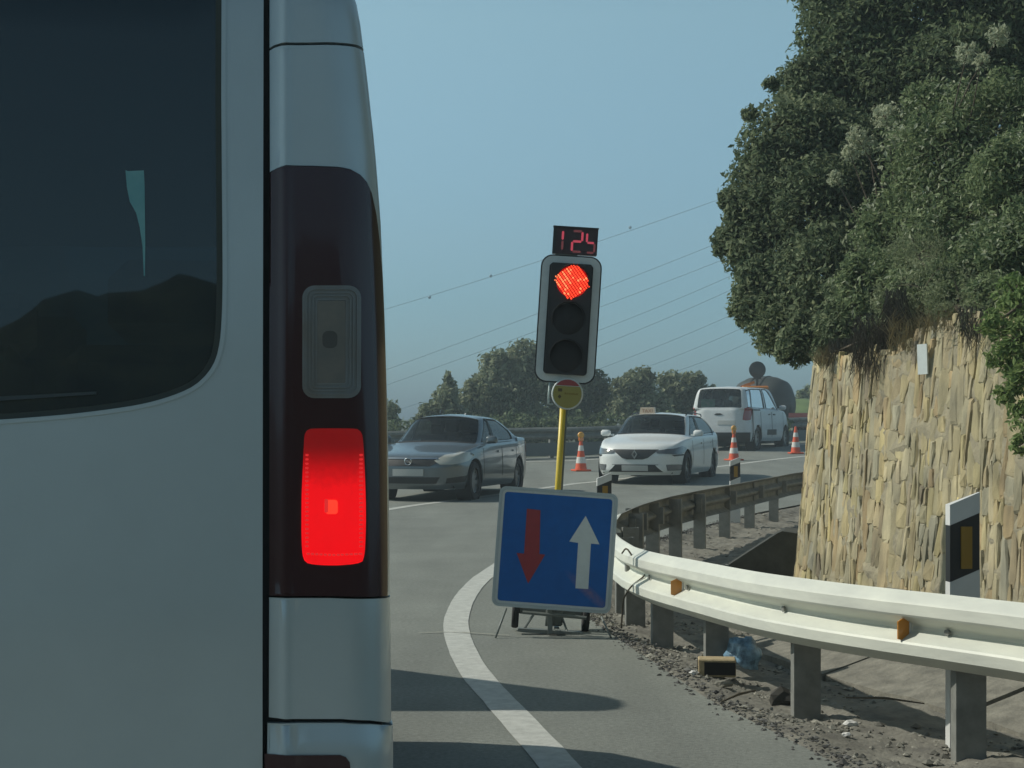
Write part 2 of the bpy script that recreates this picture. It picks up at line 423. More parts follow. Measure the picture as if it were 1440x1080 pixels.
def emit_mat(name, col, strength, base=(0.02,0.002,0.002)):
    return mat(name, base, 0.4, emit=col, estr=strength)
M['led'] = emit_mat('red_led', (1.0,0.06,0.02), 1.6)
M['led_hot'] = emit_mat('orange_led', (1.0,0.22,0.08), 1.7)
M['led_glow'] = emit_mat('red_led_glow', (0.60,0.0,0.0), 0.75)
M['digit'] = emit_mat('red_digit', (0.75,0.09,0.14), 0.55)
M['digit_dim'] = emit_mat('dim_digit', (0.30,0.08,0.09), 0.35)
M['screen'] = mat('tinted_screen', (0.045,0.025,0.032), 0.3, spec=0.4)
# brake lamp: the bulb sits low in the lens, so the lens gives off less light towards its top
def brake_mat():
    m = mat('brake_lens_lit', (0.25,0.006,0.008), 0.22, coat=0.15)
    n, l = m.node_tree.nodes, m.node_tree.links; b = n['Principled BSDF']
    tc = n.new('ShaderNodeTexCoord'); sp = n.new('ShaderNodeSeparateXYZ'); l.new(tc.outputs['Object'], sp.inputs[0])
    mr = n.new('ShaderNodeMapRange'); mr.interpolation_type = 'SMOOTHSTEP'
    mr.inputs['From Min'].default_value = 1.312; mr.inputs['From Max'].default_value = 1.215
    mr.inputs['To Min'].default_value = 0.12; mr.inputs['To Max'].default_value = 0.82
    l.new(sp.outputs['Z'], mr.inputs['Value'])
    nz = n.new('ShaderNodeTexNoise'); nz.inputs['Scale'].default_value = 90; l.new(tc.outputs['Object'], nz.inputs['Vector'])
    ml = n.new('ShaderNodeMath'); ml.operation = 'MULTIPLY'; r2 = n.new('ShaderNodeMapRange')
    r2.inputs['To Min'].default_value = .8; r2.inputs['To Max'].default_value = 1.2; l.new(nz.outputs['Fac'], r2.inputs['Value'])
    l.new(mr.outputs[0], ml.inputs[0]); l.new(r2.outputs[0], ml.inputs[1])
    b.inputs['Emission Color'].default_value = (1.0, 0.001, 0.006, 1); l.new(ml.outputs[0], b.inputs['Emission Strength'])
    return m
M['brake'] = brake_mat()
M['brake_hot'] = emit_mat('brake_bulb', (1.0,0.045,0.02), 1.15)
M['brake_edge'] = emit_mat('brake_lens_rib', (1.0,0.03,0.03), 0.7)
M['leaf_dark'] = leaf_mat('dark_leaf', (0.042, 0.075, 0.04), (0.23, 0.28, 0.16))
M['leaf_mid'] = leaf_mat('mid_leaf', (0.055, 0.1, 0.045), (0.27, 0.33, 0.17))
M['leaf_olive'] = leaf_mat('olive_leaf', (0.1, 0.135, 0.07), (0.36, 0.4, 0.24))
M['leaf_fresh'] = leaf_mat('fresh_leaf', (0.117, 0.195, 0.065), (0.286, 0.364, 0.143))
M['leaf_pale'] = leaf_mat('pale_leaf', (0.34, 0.38, 0.26), (0.55, 0.58, 0.42))
M['leaf_far'] = leaf_mat('distant_leaf', (0.06, 0.09, 0.05), (0.38, 0.41, 0.26))
M['twig'] = mat('dry_twig', (0.11,0.10,0.08), 0.9, island=0.5)
M['dry'] = mat('dry_grass', (0.28,0.24,0.14), 0.9, island=0.4)

# ------------------------------------------------------------------ the ground and the road
def gz(x, y):
    y = np.asarray(y, float)
    sp = lambda q: 3.0*np.logaddexp(0, q/3.0)
    return 0.0306*(sp(y-33)-sp(y-60)) + 0*np.asarray(x, float)
def gzf(x, y): return float(gz(x, y))
def curve(pts, n=120):                    # centripetal-ish Catmull-Rom, evenly resampled
    P = np.array(pts, float); Q = np.vstack([2*P[0]-P[1], P, 2*P[-1]-P[-2]]); out = []
    for i in range(len(P)-1):
        p0, p1, p2, p3 = Q[i:i+4]
        for t in np.linspace(0, 1, 24, endpoint=False):
            out.append(0.5*((2*p1)+(-p0+p2)*t+(2*p0-5*p1+4*p2-p3)*t*t+(-p0+3*p1-3*p2+p3)*t**3))
    out.append(P[-1]); out = np.array(out)
    s = np.concatenate([[0], np.cumsum(np.linalg.norm(np.diff(out, axis=0), axis=1))])
    u = np.linspace(0, s[-1], n)
    return np.stack([np.interp(u, s, out[:,k]) for k in range(P.shape[1])], 1)
def normals_left(C):
    d = np.gradient(C[:,:2], axis=0); d /= np.linalg.norm(d, axis=1, keepdims=True)
    return np.stack([-d[:,1], d[:,0]], 1)
def grid_faces(nu, nv):
    i = np.arange(nu-1)[:,None]*nv+np.arange(nv-1)[None,:]
    return np.stack([i, i+nv, i+nv+1, i+1], -1).reshape(-1, 4)

EDGE_R = curve([(2.9,-12),(2.5,-4),(2.0,2),(1.6,5),(1.29,6.6),(1.153,7.28),(.957,8.2),(.79,9.5),(.595,10.98),(.50,12.3),(.57,14),(.85,16),(1.35,18.4),(2.2,21),(3.1,23.5),(4.05,25.8),(5.5,28.8),(8,33),(11,37.5),(16,43),(25,50),(38,58)], 400)
EDGE_L = curve([(-15,-12),(-15,0),(-15,15),(-14.5,26),(-12.5,33),(-8.2,39.0),(-3.2,42.0),(.1,44.5),(2.3,45.9),(6.3,50.9),(9.8,55.1),(16,60.6),(28,68)], 400)
# terrain
xs = np.concatenate([np.linspace(-900,-60,12), np.linspace(-50,50,101), np.linspace(60,900,12)])
ys = np.concatenate([np.linspace(-500,-30,8), np.linspace(-25,80,106), np.linspace(90,2500,16)])
X, Y = np.meshgrid(xs, ys, indexing='ij')
Z = gz(X, Y)-0.30
V = np.stack([X, Y, Z], -1).reshape(-1, 3)
tag(mesh_obj('ground', V, grid_faces(len(xs), len(ys)), M['scrub'], smooth=True), kind='structure')
# asphalt
# pair the two edges by distance along the road
pr = np.array([EDGE_L[int(i)] for i in np.linspace(0, 399, 400)])
tt = np.linspace(0, 1, 40)
EL2 = curve([(-15,-12),(-15,-4),(-15,2),(-15,6),(-15,10),(-15,14),(-15,18),(-14.6,24),(-13,32),(-9,38.3),(-6,40.6),(-3.2,42),(-1,43.6),(1,45.0),(2.3,45.9),(4.5,48.5),(6.3,50.9),(10,55.3),(16,60.6),(30,69)], 400)
V = (EDGE_R[:,None,:]*(1-tt)[None,:,None] + EL2[:,None,:]*tt[None,:,None]).reshape(-1, 2)
V = np.column_stack([V, gz(V[:,0], V[:,1])])
road = tag(mesh_obj('road', V, grid_faces(400, 40)[:, ::-1], M['asphalt'], smooth=True), kind='structure')
m = M['asphalt']; n, l = m.node_tree.nodes, m.node_tree.links      # broad worn streaks, aggregate speckle
b = n['Principled BSDF']; src = b.inputs['Base Color'].links[0].from_socket
tc = n.new('ShaderNodeTexCoord'); mp = n.new('ShaderNodeMapping'); mp.inputs['Rotation'].default_value = (0,0,R(-7)); mp.inputs['Scale'].default_value = (1.3,.18,1)
nz = n.new('ShaderNodeTexNoise'); nz.inputs['Scale'].default_value = 1.2; nz.inputs['Detail'].default_value = 7
l.new(tc.outputs['Object'], mp.inputs[0]); l.new(mp.outputs[0], nz.inputs['Vector'])
sp = n.new('ShaderNodeTexNoise'); sp.inputs['Scale'].default_value = 42; sp.inputs['Detail'].default_value = 6; sp.inputs['Roughness'].default_value = .75; l.new(tc.outputs['Object'], sp.inputs['Vector'])
mm = n.new('ShaderNodeMapRange'); mm.inputs['From Min'].default_value=.3; mm.inputs['From Max'].default_value=.7; mm.inputs['To Min'].default_value=.83; mm.inputs['To Max'].default_value=1.13
l.new(nz.outputs['Fac'], mm.inputs['Value'])
m3 = n.new('ShaderNodeMapRange'); m3.inputs['From Min'].default_value=.3; m3.inputs['From Max'].default_value=.7; m3.inputs['To Min'].default_value=.66; m3.inputs['To Max'].default_value=1.34
l.new(sp.outputs['Fac'], m3.inputs['Value'])
mu = n.new('ShaderNodeMath'); mu.operation='MULTIPLY'; l.new(mm.outputs[0], mu.inputs[0]); l.new(m3.outputs[0], mu.inputs[1])
hs = n.new('ShaderNodeHueSaturation'); l.new(src, hs.inputs['Color']); l.new(mu.outputs[0], hs.inputs['Value']); l.new(hs.outputs[0], b.inputs['Base Color'])

def farp(px, d): return ((px-720)*d/FPX, d)
def ribbon(name, pts, w, material, dz=0.004, n=160, rag=0.0, parent=None):
    C = curve(pts, n); N = normals_left(C)
    wl_ = w/2+rag*rng.normal(size=(n,1)); wr = w/2+rag*rng.normal(size=(n,1))
    A = C+N*wl_; B = C-N*wr; V = np.stack([A, (A+B)/2, B], 1).reshape(-1, 2)
    V = np.column_stack([V, gz(V[:,0], V[:,1])+dz])
    return tag(mesh_obj(name, V, grid_faces(n, 3)[:, ::-1], material, parent), kind='structure')
ribbon('edge_line', [(1.15,-6),(.9,0),(.5,4),(.20,6.5),(-.015,7.9),(-.21,9.2),(-.35,10.8),(-.375,12),(-.33,13.5),(-.19,15.1),(.15,17.5),(.9,20.8),(1.75,23.7),(2.75,26.2),(5.2,31.2),(8.5,36),(13,41),(20,47)], .165, M['line'], n=300, rag=.0015)
ribbon('centre_line', [(-5.2,-6),(-4.9,4),(-4.3,12),(-3.2,20),(-1.80,25.6),(-1.16,27.6),(.98,33.2),(1.9,34.9),(5,40.6),(7.8,45.3),(12,50.5),(20,57)], .17, M['line'], n=300, rag=.0015)
ribbon('outer_line', [(-13.5,-6),(-13.4,15),(-12.6,27),(-10,34),(-5,39.6),(-2,41.2),(.3,42.5),(2,43.6),(5.9,48.9),(8.3,51.6),(14,57),(24,63)], .18, M['line'], n=300)

ribbon('paint_trace', [farp(588,10.75),farp(640,10.78),farp(716,10.62)], .014, mat('faint_paint', (.36,.35,.28), .8), dz=.0085, n=30, rag=.003)

# verge between road and wall: a finer sheet of dirt, crumbled asphalt and gravel
WALL = curve([(4.6,4.6),(3.95,6.3),(3.35,8.0),(2.86,9.5),(2.52,10.7),(2.18,11.9),(2.09,12.35),(2.14,12.75),(2.40,13.6),(3.1,16.0),(4.2,19.6),(5.7,23.8),(8,28.5),(12,34)], 500)
def verge_h(x, y):
    h = np.zeros_like(x)
    for k, a in ((1.7,.020),(4.3,.012),(9.0,.007),(19,.004)):
        h += a*np.sin(k*x*1.3+1.7*np.sin(k*y*.7)+k)*np.cos(k*y*1.1+1.3*np.sin(k*x*.9))
    return h
nu, nv = 420, 90
s_e = np.interp(np.linspace(0,1,nu), np.linspace(0,1,len(EDGE_R)), np.arange(len(EDGE_R)))
ysel = np.linspace(3.5, 34, nu)
ex = np.interp(ysel, EDGE_R[:,1], EDGE_R[:,0]); wx = np.interp(ysel, WALL[:,1], WALL[:,0])
t = np.linspace(-.15, 1.15, nv)
X = ex[:,None]+(wx-ex)[:,None]*t[None,:]; Yg = np.repeat(ysel[:,None], nv, 1)
d = (X-ex[:,None])
Z = gz(X, Yg)-.02+np.clip(d/.25,0,1)*(.012+verge_h(X,Yg)+.006*rng.normal(size=X.shape))-.075*np.clip((d-.08)/.35,0,1)
Z = np.where(d < 0.02, gz(X,Yg)-.03, Z)
tag(mesh_obj('verge', np.stack([X,Yg,Z],-1).reshape(-1,3), grid_faces(nu,nv)[:, ::-1], M['dirt'], smooth=True), kind='structure')
def verge_z(x, y):
    d = x-np.interp(y, EDGE_R[:,1], EDGE_R[:,0]); return float(gz(x,y))-.008+float(verge_h(np.array(x),np.array(y)))-.075*float(np.clip((d-.08)/.35,0,1))

# loose stones: many small faceted lumps in one object
def lumps(name, P, S, material, kind='stuff', seed=1, sq=(1,1,.6), label=None):
    r = np.random.default_rng(seed)
    base = np.array([(0,0,1),(.9,0,.2),(.28,.86,.1),(-.73,.53,.2),(-.7,-.5,0),(.3,-.85,.15),(0,0,-.7)])
    F = [(0,1,2),(0,2,3),(0,3,4),(0,4,5),(0,5,1),(6,2,1),(6,3,2),(6,4,3),(6,5,4),(6,1,5)]
    n = len(P); V = np.repeat(base[None], n, 0)*(1+.35*r.uniform(-1,1,(n,7,1)))
    a = r.uniform(0, 6.28, n); c, s = np.cos(a), np.sin(a)
    st = r.uniform(.7, 1.4, (n,1)); V[:,:,0] *= st
    x = V[:,:,0]*c[:,None]-V[:,:,1]*s[:,None]; y = V[:,:,0]*s[:,None]+V[:,:,1]*c[:,None]
    V = np.stack([x*sq[0], y*sq[1], V[:,:,2]*sq[2]], -1)*np.array(S)[:,None,None]+np.array(P)[:,None,:]
    Fa = (np.array(F)[None]+7*np.arange(n)[:,None,None]).reshape(-1,3)
    o = mesh_obj(name, V.reshape(-1,3), Fa, material)
    return tag(o, kind=kind, label=label)
P, S = [], []
for i in range(10000):
    y = rng.uniform(4.5, 26) if i % 2 else rng.uniform(6.2, 12.5)
    a, b_ = np.interp(y, EDGE_R[:,1], EDGE_R[:,0]), np.interp(y, WALL[:,1], WALL[:,0])
    q = rng.beta(1.3,1.5); x = a-.02+(b_-a-.1)*q
    cl = math.sin(x*7+3*math.sin(y*2.1))+math.sin(y*5.3+x*3)
    if cl < rng.uniform(-1.2, 1.4): continue
    P.append((x, y, verge_z(x,y))); S.append(min(.045, .005+abs(rng.normal(0,.009))))
lumps('verge_gravel', P, S, M['gravel'], label='loose grey gravel and crumbled asphalt on the verge below the rail')
P, S = [], []
for i in range(2600):                                  # crumbs along the broken asphalt edge
    y = rng.uniform(5.0, 24); a = np.interp(y, EDGE_R[:,1], EDGE_R[:,0])
    x = a+rng.normal(.05,.05); P.append((x, y, gzf(x,y)+.001)); S.append(.004+abs(rng.normal(0,.007)))
lumps('asphalt_crumbs', P, S, mat('crumb', (0.09,0.09,0.085), .9, island=.6), seed=4, label='dark asphalt crumbs strewn along the ragged road edge')

# ------------------------------------------------------------------ sloped concrete gutter along the wall foot
NW = normals_left(WALL); arcs = np.concatenate([[0], np.cumsum(np.linalg.norm(np.diff(WALL,axis=0),axis=1))])
def wall_pt(s, off):
    return np.array([np.interp(s, arcs, WALL[:,0])+off*np.interp(s, arcs, NW[:,0]), np.interp(s, arcs, WALL[:,1])+off*np.interp(s, arcs, NW[:,1])])
s_corner = float(arcs[np.argmin(np.abs(WALL[:,1]-12.3))])
gut = thing('gutter', 'pale sloping concrete gutter slabs along the foot of the stone wall', 'gutter', (3.0, 8.5, 0))
s = 0.15
while s < s_corner-2.6:
    L = 1.32; V = []
    a, b_ = s+.018, s+L-.018; nn = 6
    for k in range(nn+1):
        q = a+(b_-a)*k/nn; lo = wall_pt(q, 1.12); hi = wall_pt(q, .03)
        j = .006*rng.normal()
        V += [(lo[0]-3.0,lo[1]-8.5,-.2),(lo[0]-3.0,lo[1]-8.5,-.055+j),(hi[0]-3.0,hi[1]-8.5,.27+j),(hi[0]-3.0,hi[1]-8.5,-.12)]
    F = []
    for k in range(nn):
        for c_ in range(4): F.append((k*4+c_, k*4+(c_+1)%4, (k+1)*4+(c_+1)%4, (k+1)*4+c_))
    F += [(0,1,2,3), tuple(nn*4+c_ for c_ in (3,2,1,0))]
    mesh_obj('slab', V, F, M['concrete'], gut)
    s += L
# concrete culvert wing past the end of the gutter, its shade put into the colour
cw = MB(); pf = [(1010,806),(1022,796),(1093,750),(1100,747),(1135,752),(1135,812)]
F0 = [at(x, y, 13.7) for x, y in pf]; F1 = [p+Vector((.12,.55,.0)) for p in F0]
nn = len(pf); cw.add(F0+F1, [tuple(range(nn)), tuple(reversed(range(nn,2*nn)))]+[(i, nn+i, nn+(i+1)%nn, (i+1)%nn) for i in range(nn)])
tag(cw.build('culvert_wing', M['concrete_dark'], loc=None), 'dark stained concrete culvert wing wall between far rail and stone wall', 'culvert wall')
lumps('rubble_heap', [(2.02+.05*math.cos(i*2.4)*i**.5*.4, 12.0+.08*math.sin(i*2.4)*i**.5*.4, .03+rng.uniform(0,.08)) for i in range(40)], rng.uniform(.02,.06,40), M['gravel'], seed=9, label='small heap of pale rubble at the corner of the stone wall')

# ------------------------------------------------------------------ stone retaining wall
BAT = 0.085
def wall_top(s):                          # height of the wall head along the wall
    y = np.interp(s, arcs, WALL[:,1])
    return np.interp(y, [4,8,9.3,9.7,10.4,10.8,11.1,11.8,12.5,13.2,20], [2.0,1.93,1.92,1.93,1.97,1.93,1.80,1.79,1.78,1.8,1.75])
def wall_map(sv, zv, out=0.0):
    sv = np.asarray(sv, float); zv = np.asarray(zv, float)
    x = np.interp(sv, arcs, WALL[:,0]); y = np.interp(sv, arcs, WALL[:,1])
    nx = np.interp(sv, arcs, NW[:,0]); ny = np.interp(sv, arcs, NW[:,1])
    o = out-BAT*zv
    return np.stack([x+nx*o, y+ny*o, zv], -1)
wall = thing('stone_wall', 'tall tan retaining wall of upright flat stones under the overhanging bushes', 'stone wall', (3.0, 10.0, 0))
WO = np.array([3.0, 10.0, 0.0])
ns, nz_ = 220, 26
sv = np.linspace(0, arcs[-1], ns); V = []
for q in sv:
    V.append(wall_map(np.full(nz_, q), np.linspace(-.2, wall_top(q)-.03, nz_), .023)-WO)
V = np.array(V)
V[:,:,:2] += .007*rng.normal(size=V[:,:,:2].shape)
back = V.copy(); back[:,:,0] += NW[:, 0][0]*0+.35
Fw = grid_faces(ns, nz_)
nb = V.reshape(-1,3).shape[0]
top = np.array([(i*nz_+nz_-1, (i+1)*nz_+nz_-1, nb+(i+1)*nz_+nz_-1, nb+i*nz_+nz_-1) for i in range(ns-1)])
mesh_obj('mortar', np.vstack([V.reshape(-1,3), back.reshape(-1,3)]), np.vstack([Fw, Fw[:, ::-1]+nb, top]), M['mortar'], wall)
def stone_mesh(seed):
    r = random.Random(seed); n = 8; out = []
    sh = r.choice([0,1,2])
    for i in range(n):
        a = 2*math.pi*(i+.5)/n
        x, z = math.cos(a), math.sin(a)
        x = math.copysign(abs(x)**.45, x); z = math.copysign(abs(z)**.45, z)
        if sh == 1 and z > .3: x *= .45
        if sh == 2 and z < -.3: x *= .5
        out.append((.52*x*(1+r.uniform(-.14,.14)), .51*z*(1+r.uniform(-.10,.10))))
    V = [(x, .5, z) for x, z in out]
    V += [(x*.99, -.30+r.uniform(-.12,.12), z*.99) for x, z in out]
    tx, tz = r.uniform(-.15,.15), r.uniform(-.12,.12)
    V += [(x*.74, -.42+tx*x*2+tz*z*2+r.uniform(-.09,.09), z*.88) for x, z in out]
    V.append((r.uniform(-.12,.12), -.5, r.uniform(-.2,.2)))
    F = []
    for k in (0, n):
        for i in range(n): F.append((k+i, k+(i+1)%n, k+n+(i+1)%n, k+n+i))
    for i in range(n): F.append((2*n+i, 2*n+(i+1)%n, 3*n))
    return V, F
SM = [stone_mesh(i) for i in range(14)]
stone_meshes = []
for i, (V, F) in enumerate(SM):
    me = bpy.data.meshes.new('stone'); me.from_pydata(V, [], F); me.materials.append(M['stone']); stone_meshes.append(me)
cells = []
s = 0.2
while s < s_corner+2.6:
    w = float(np.clip(rng.lognormal(-2.78,.33), .034, .13)); z = rng.uniform(-.15, .12)
    top_ = float(wall_top(s))
    while z < top_-.02:
        h = float(np.clip(rng.lognormal(-1.65,.42), .06, .42))
        if z+h > top_+.03: h = top_-z+rng.uniform(0,.06)
        if h < .03: break
        cells.append((s+w/2+rng.normal(0,.008), z+h/2, w, h)); z += h*.985
    s += w*.96
vis = []
for c in cells:
    p = wall_map(c[0], c[1]); px = 720+FPX*p[0]/p[1]; py = HOR-FPX*(p[2]-CAM_H)/p[1]
    front = c[0] < s_corner+.45
    score = (1 if (1110 < px < 1450 and 440 < py < 850 and front) else 0)*(c[2]*c[3])*(FPX/p[1])**2
    if c[1] < .25 and front: score *= .2
    if px > 1385 and py < 640: score *= .1
    vis.append(score)
order = np.argsort(-np.array(vis)); single = set(order[:298].tolist())
mv, mf = [], []
for i, (cs, cz, w, h) in enumerate(cells):
    p = wall_map(cs, cz, .012); nx = np.interp(cs, arcs, NW[:,0]); ny = np.interp(cs, arcs, NW[:,1])
    ang = math.atan2(-nx, ny)            # local -y points out of the wall
    rz = math.atan2(nx, -ny)
    depth = rng.uniform(.034, .056); lean = rng.normal(0, .07); tiltx = math.atan(BAT)+rng.normal(0,.025)
    Mx = Matrix.Translation(Vector((p-WO).tolist())) @ Matrix.Rotation(rz, 4, 'Z') @ Matrix.Rotation(-tiltx, 4, 'X') @ Matrix.Rotation(lean, 4, 'Y') @ Matrix.Diagonal((w*1.16, depth, h*1.06, 1))
    k = int(rng.integers(14))
    if i in single:
        o = bpy.data.objects.new('stone', stone_meshes[k]); o.matrix_local = Mx; link(o, wall)
    else:
        V, F = SM[k]; n0 = len(mv); mv += [tuple(Mx @ Vector(v)) for v in V]; mf += [tuple(q+n0 for q in f) for f in F]
so = mesh_obj('stone_facing', mv, mf, M['stone_mass'], wall); tag(so, kind='stuff')
mk = MB(); c0 = wall_map(s_corner-1.66, 1.73, .070)-WO; mk.box(c0, (.075, .012, .19), rot=Matrix.Rotation(R(-52),3,'Z') @ Matrix.Rotation(-.04,3,'Y')); mk.build('marker_plate', M['sign_white'], wall)

# hillside behind the wall head
nu_, nv_ = 120, 26; sv = np.linspace(0, arcs[-1], nu_); V = []
for q in sv:
    t0 = float(wall_top(q))
    for j in range(nv_):
        o = -(BAT*t0)-.05-.45*(j**1.25)*.6
        x, y = wall_pt(q, o); V.append((x, y, t0-.08+.34*(j**1.25)*.6*.95+.05*math.sin(x*3)+.06*math.sin(y*2.3+j)))
tag(mesh_obj('hillside', V, grid_faces(nu_, nv_), M['scrub'], smooth=True), kind='structure')

# ------------------------------------------------------------------ guard rails
def beam_profile():                       # (outwards to the road, height) of a W beam, front side
    pr = [(0,.0),(.010,-.002),(.020,.006),(.071,.038),(.079,.047),(.081,.092),(.075,.102),(.012,.138),(.005,.147),(.005,.163),(.012,.172),(.075,.208),(.081,.218),(.079,.263),(.071,.272),(.020,.304),(.010,.312),(0,.31)]
    return pr
def farp(px, d): return ((px-720)*d/FPX, d)
def guard_rail(label, pts, ztop, posts, group=None, post_h=.62, side=1, cat='guard rail', refl=(), yaw=0.0, n=260, lower=False, name='guard_rail', bmat='galv'):
    C = curve(pts, n); N = normals_left(C)*side
    o0 = Vector((C[n//2][0], C[n//2][1], 0)); root = thing(name, label, cat, o0, group=group)
    seg = np.concatenate([[0], np.cumsum(np.linalg.norm(np.diff(C,axis=0),axis=1))])
    P = beam_profile(); m_ = len(P); tot = seg[-1]; nb_ = max(1, int(round(tot/4.0)))
    zt = np.array([ztop(x, y) for x, y in C])
    for k in range(nb_):                  # each rolled length of the beam
        ia, ib = int(k*(n-1)/nb_), int((k+1)*(n-1)/nb_)
        V = []
        for thick in (0, .004):
            for i in range(ia, ib+1):
                lap = .003 if (ib-i) < 3 and k < nb_-1 else 0
                for (o, h) in P:
                    oo = o-thick+lap; V.append((C[i][0]+N[i][0]*oo-o0[0], C[i][1]+N[i][1]*oo-o0[1], zt[i]-.31+h))
        cnt = ib-ia+1; F = grid_faces(cnt, m_); F2 = F[:, ::-1]+cnt*m_
        cap = [[i*m_, (i+1)*m_, cnt*m_+(i+1)*m_, cnt*m_+i*m_] for i in range(cnt-1)]+[[i*m_+m_-1, cnt*m_+i*m_+m_-1, cnt*m_+(i+1)*m_+m_-1, (i+1)*m_+m_-1] for i in range(cnt-1)]
        o = mesh_obj('beam', np.array(V), np.vstack([F, F2, np.array(cap)]), M[bmat], root, True)
        try: o.data.set_sharp_from_angle(angle=R(22))
        except Exception: pass
    for sp_ in posts:
        if isinstance(sp_, tuple): i = int(np.argmin(np.hypot(C[:,0]-sp_[0], C[:,1]-sp_[1])))
        else: i = int(np.argmin(np.abs(seg-sp_)))
        nn_ = N[i]; yw = math.atan2(-nn_[0], nn_[1])*0
        ang = math.atan2(nn_[1], nn_[0])+math.pi  # local -x = outwards
        px, py = (sp_ if isinstance(sp_, tuple) else tuple(C[i]-nn_*.10)); g = gzf(px, py)
        pm = MB(); zt_ = zt[i]-.03; t_ = .006
        Rm = Matrix.Rotation(yaw if yaw is not None else ang, 3, 'Z')
        b0 = g-.25
        # C section: web towards the viewer, one flange on each side
        for c, sz in (((0,-.03,0),(.118,t_,0)), ((-.062,.0,0),(t_,.066,0)), ((.062,.0,0),(t_,.066,0)), ((-.05,.03,0),(.02,t_,0)), ((.05,.03,0),(.02,t_,0))):
            cc = Rm @ Vector(c)
            pm.box((px+cc.x-o0[0], py+cc.y-o0[1], (b0+zt_)/2), (sz[0], sz[1], zt_-b0), rot=Rm)
        if side:                          # spacer block and bolt
            q = C[i]-nn_*.035; pm.box((q[0]-o0[0], q[1]-o0[1], zt[i]-.155), (.06,.07,.16), rot=Matrix.Rotation(ang,3,'Z'))
        pm.build('post', M['galv_post'], root)
        bm_ = MB(); q = C[i]+nn_*.014; bm_.cyl((q[0]-o0[0],q[1]-o0[1],zt[i]-.155),(q[0]+nn_[0]*.012-o0[0],q[1]+nn_[1]*.012-o0[1],zt[i]-.155),.014,n=8); bm_.build('bolt', M['galv_post'], root)
    for (x, y) in refl:
        i = int(np.argmin(np.hypot(C[:,0]-x, C[:,1]-y))); nn_ = N[i]; ang = math.atan2(nn_[1], nn_[0])
        Mx = Matrix.Translation((C[i][0]-o0[0]+nn_[0]*.015, C[i][1]-o0[1]+nn_[1]*.015, zt[i]-.155)) @ Matrix.Rotation(ang, 4, 'Z') @ Matrix.Rotation(R(90),4,'X')
        rb = MB(); rb.prism([(0,-.062),(.075,-.045),(.075,.030),(.0,.062)], Mx, -.003, .003); ro = rb.build('reflector', M['amber'], root)
        lb = MB(); lb.prism([(-.002,-.066),(.012,-.062),(.012,.060),(-.002,.066)], Mx, -.005, -.0031); lb.build('backing', M['white_plastic'], ro)
    return root, C, N
def zt_near(x, y): return float(np.interp(y, [5,6.8,8,9.5,11.3,14,17.5,60], [.625,.62,.605,.57,.508,.515,.56,.575]))+gzf(x,y)
near_pts = [(3.6,4.2),(2.75,5.5),(2.04,6.78),(1.37,8.0),(1.06,9.2),(.88,10.3),(.80,11.4),(.76,12.4),(.80,13.5),(.95,14.9)]
far_pts = [(.95,14.9),(1.24,16.2),(1.66,17.6),(2.1,19.0),(2.62,20.5),(3.2,22.2),(3.65,23.5),(4.3,25.3),(5.8,28.4),(8.1,32.6),(11.2,37)]
guard_rail('bright sunlit guard rail sweeping from the right foreground to the blue sign', near_pts, zt_near,
           [(3.35,4.85),farp(1362,7.16),farp(1133,8.17),farp(1007,9.55),farp(931,10.5),farp(893,11.5),farp(878,12.6),(.95,13.7)], refl=[(1.73,7.33),(.98,9.62)], yaw=R(5))
def farp(px, d): return ((px-720)*d/FPX, d)
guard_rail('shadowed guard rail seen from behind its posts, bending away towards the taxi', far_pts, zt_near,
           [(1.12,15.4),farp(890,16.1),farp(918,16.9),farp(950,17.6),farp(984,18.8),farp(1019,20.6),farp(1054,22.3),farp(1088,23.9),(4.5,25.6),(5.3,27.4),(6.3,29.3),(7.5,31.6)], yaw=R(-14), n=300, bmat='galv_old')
outer_pts = [(-14.2,20),(-13.6,28),(-11.6,34),(-8.2,38.4),(-3.2,41.4),(.15,43.9),(2.4,45.3),(6.4,50.3),(9.9,54.5),(16,59.8),(26,66)]
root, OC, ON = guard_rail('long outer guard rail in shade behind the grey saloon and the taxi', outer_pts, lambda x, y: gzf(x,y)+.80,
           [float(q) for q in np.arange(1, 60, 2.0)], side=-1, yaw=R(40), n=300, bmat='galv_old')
# second, lower protective strip of the outer rail
V = []
for th in (0, .01):
    for i in range(len(OC)):
        g = gzf(*OC[i])
        for z_ in (.06, .40): V.append((OC[i][0]+ON[i][0]*(.02-th)-root.location[0], OC[i][1]+ON[i][1]*(.02-th)-root.location[1], g+z_))
F = grid_faces(len(OC), 2)
mesh_obj('lower_strip', np.array(V), np.vstack([F, F[:, ::-1]+2*len(OC)]), mat('dull_strip', (.16,.17,.165), .7), root)

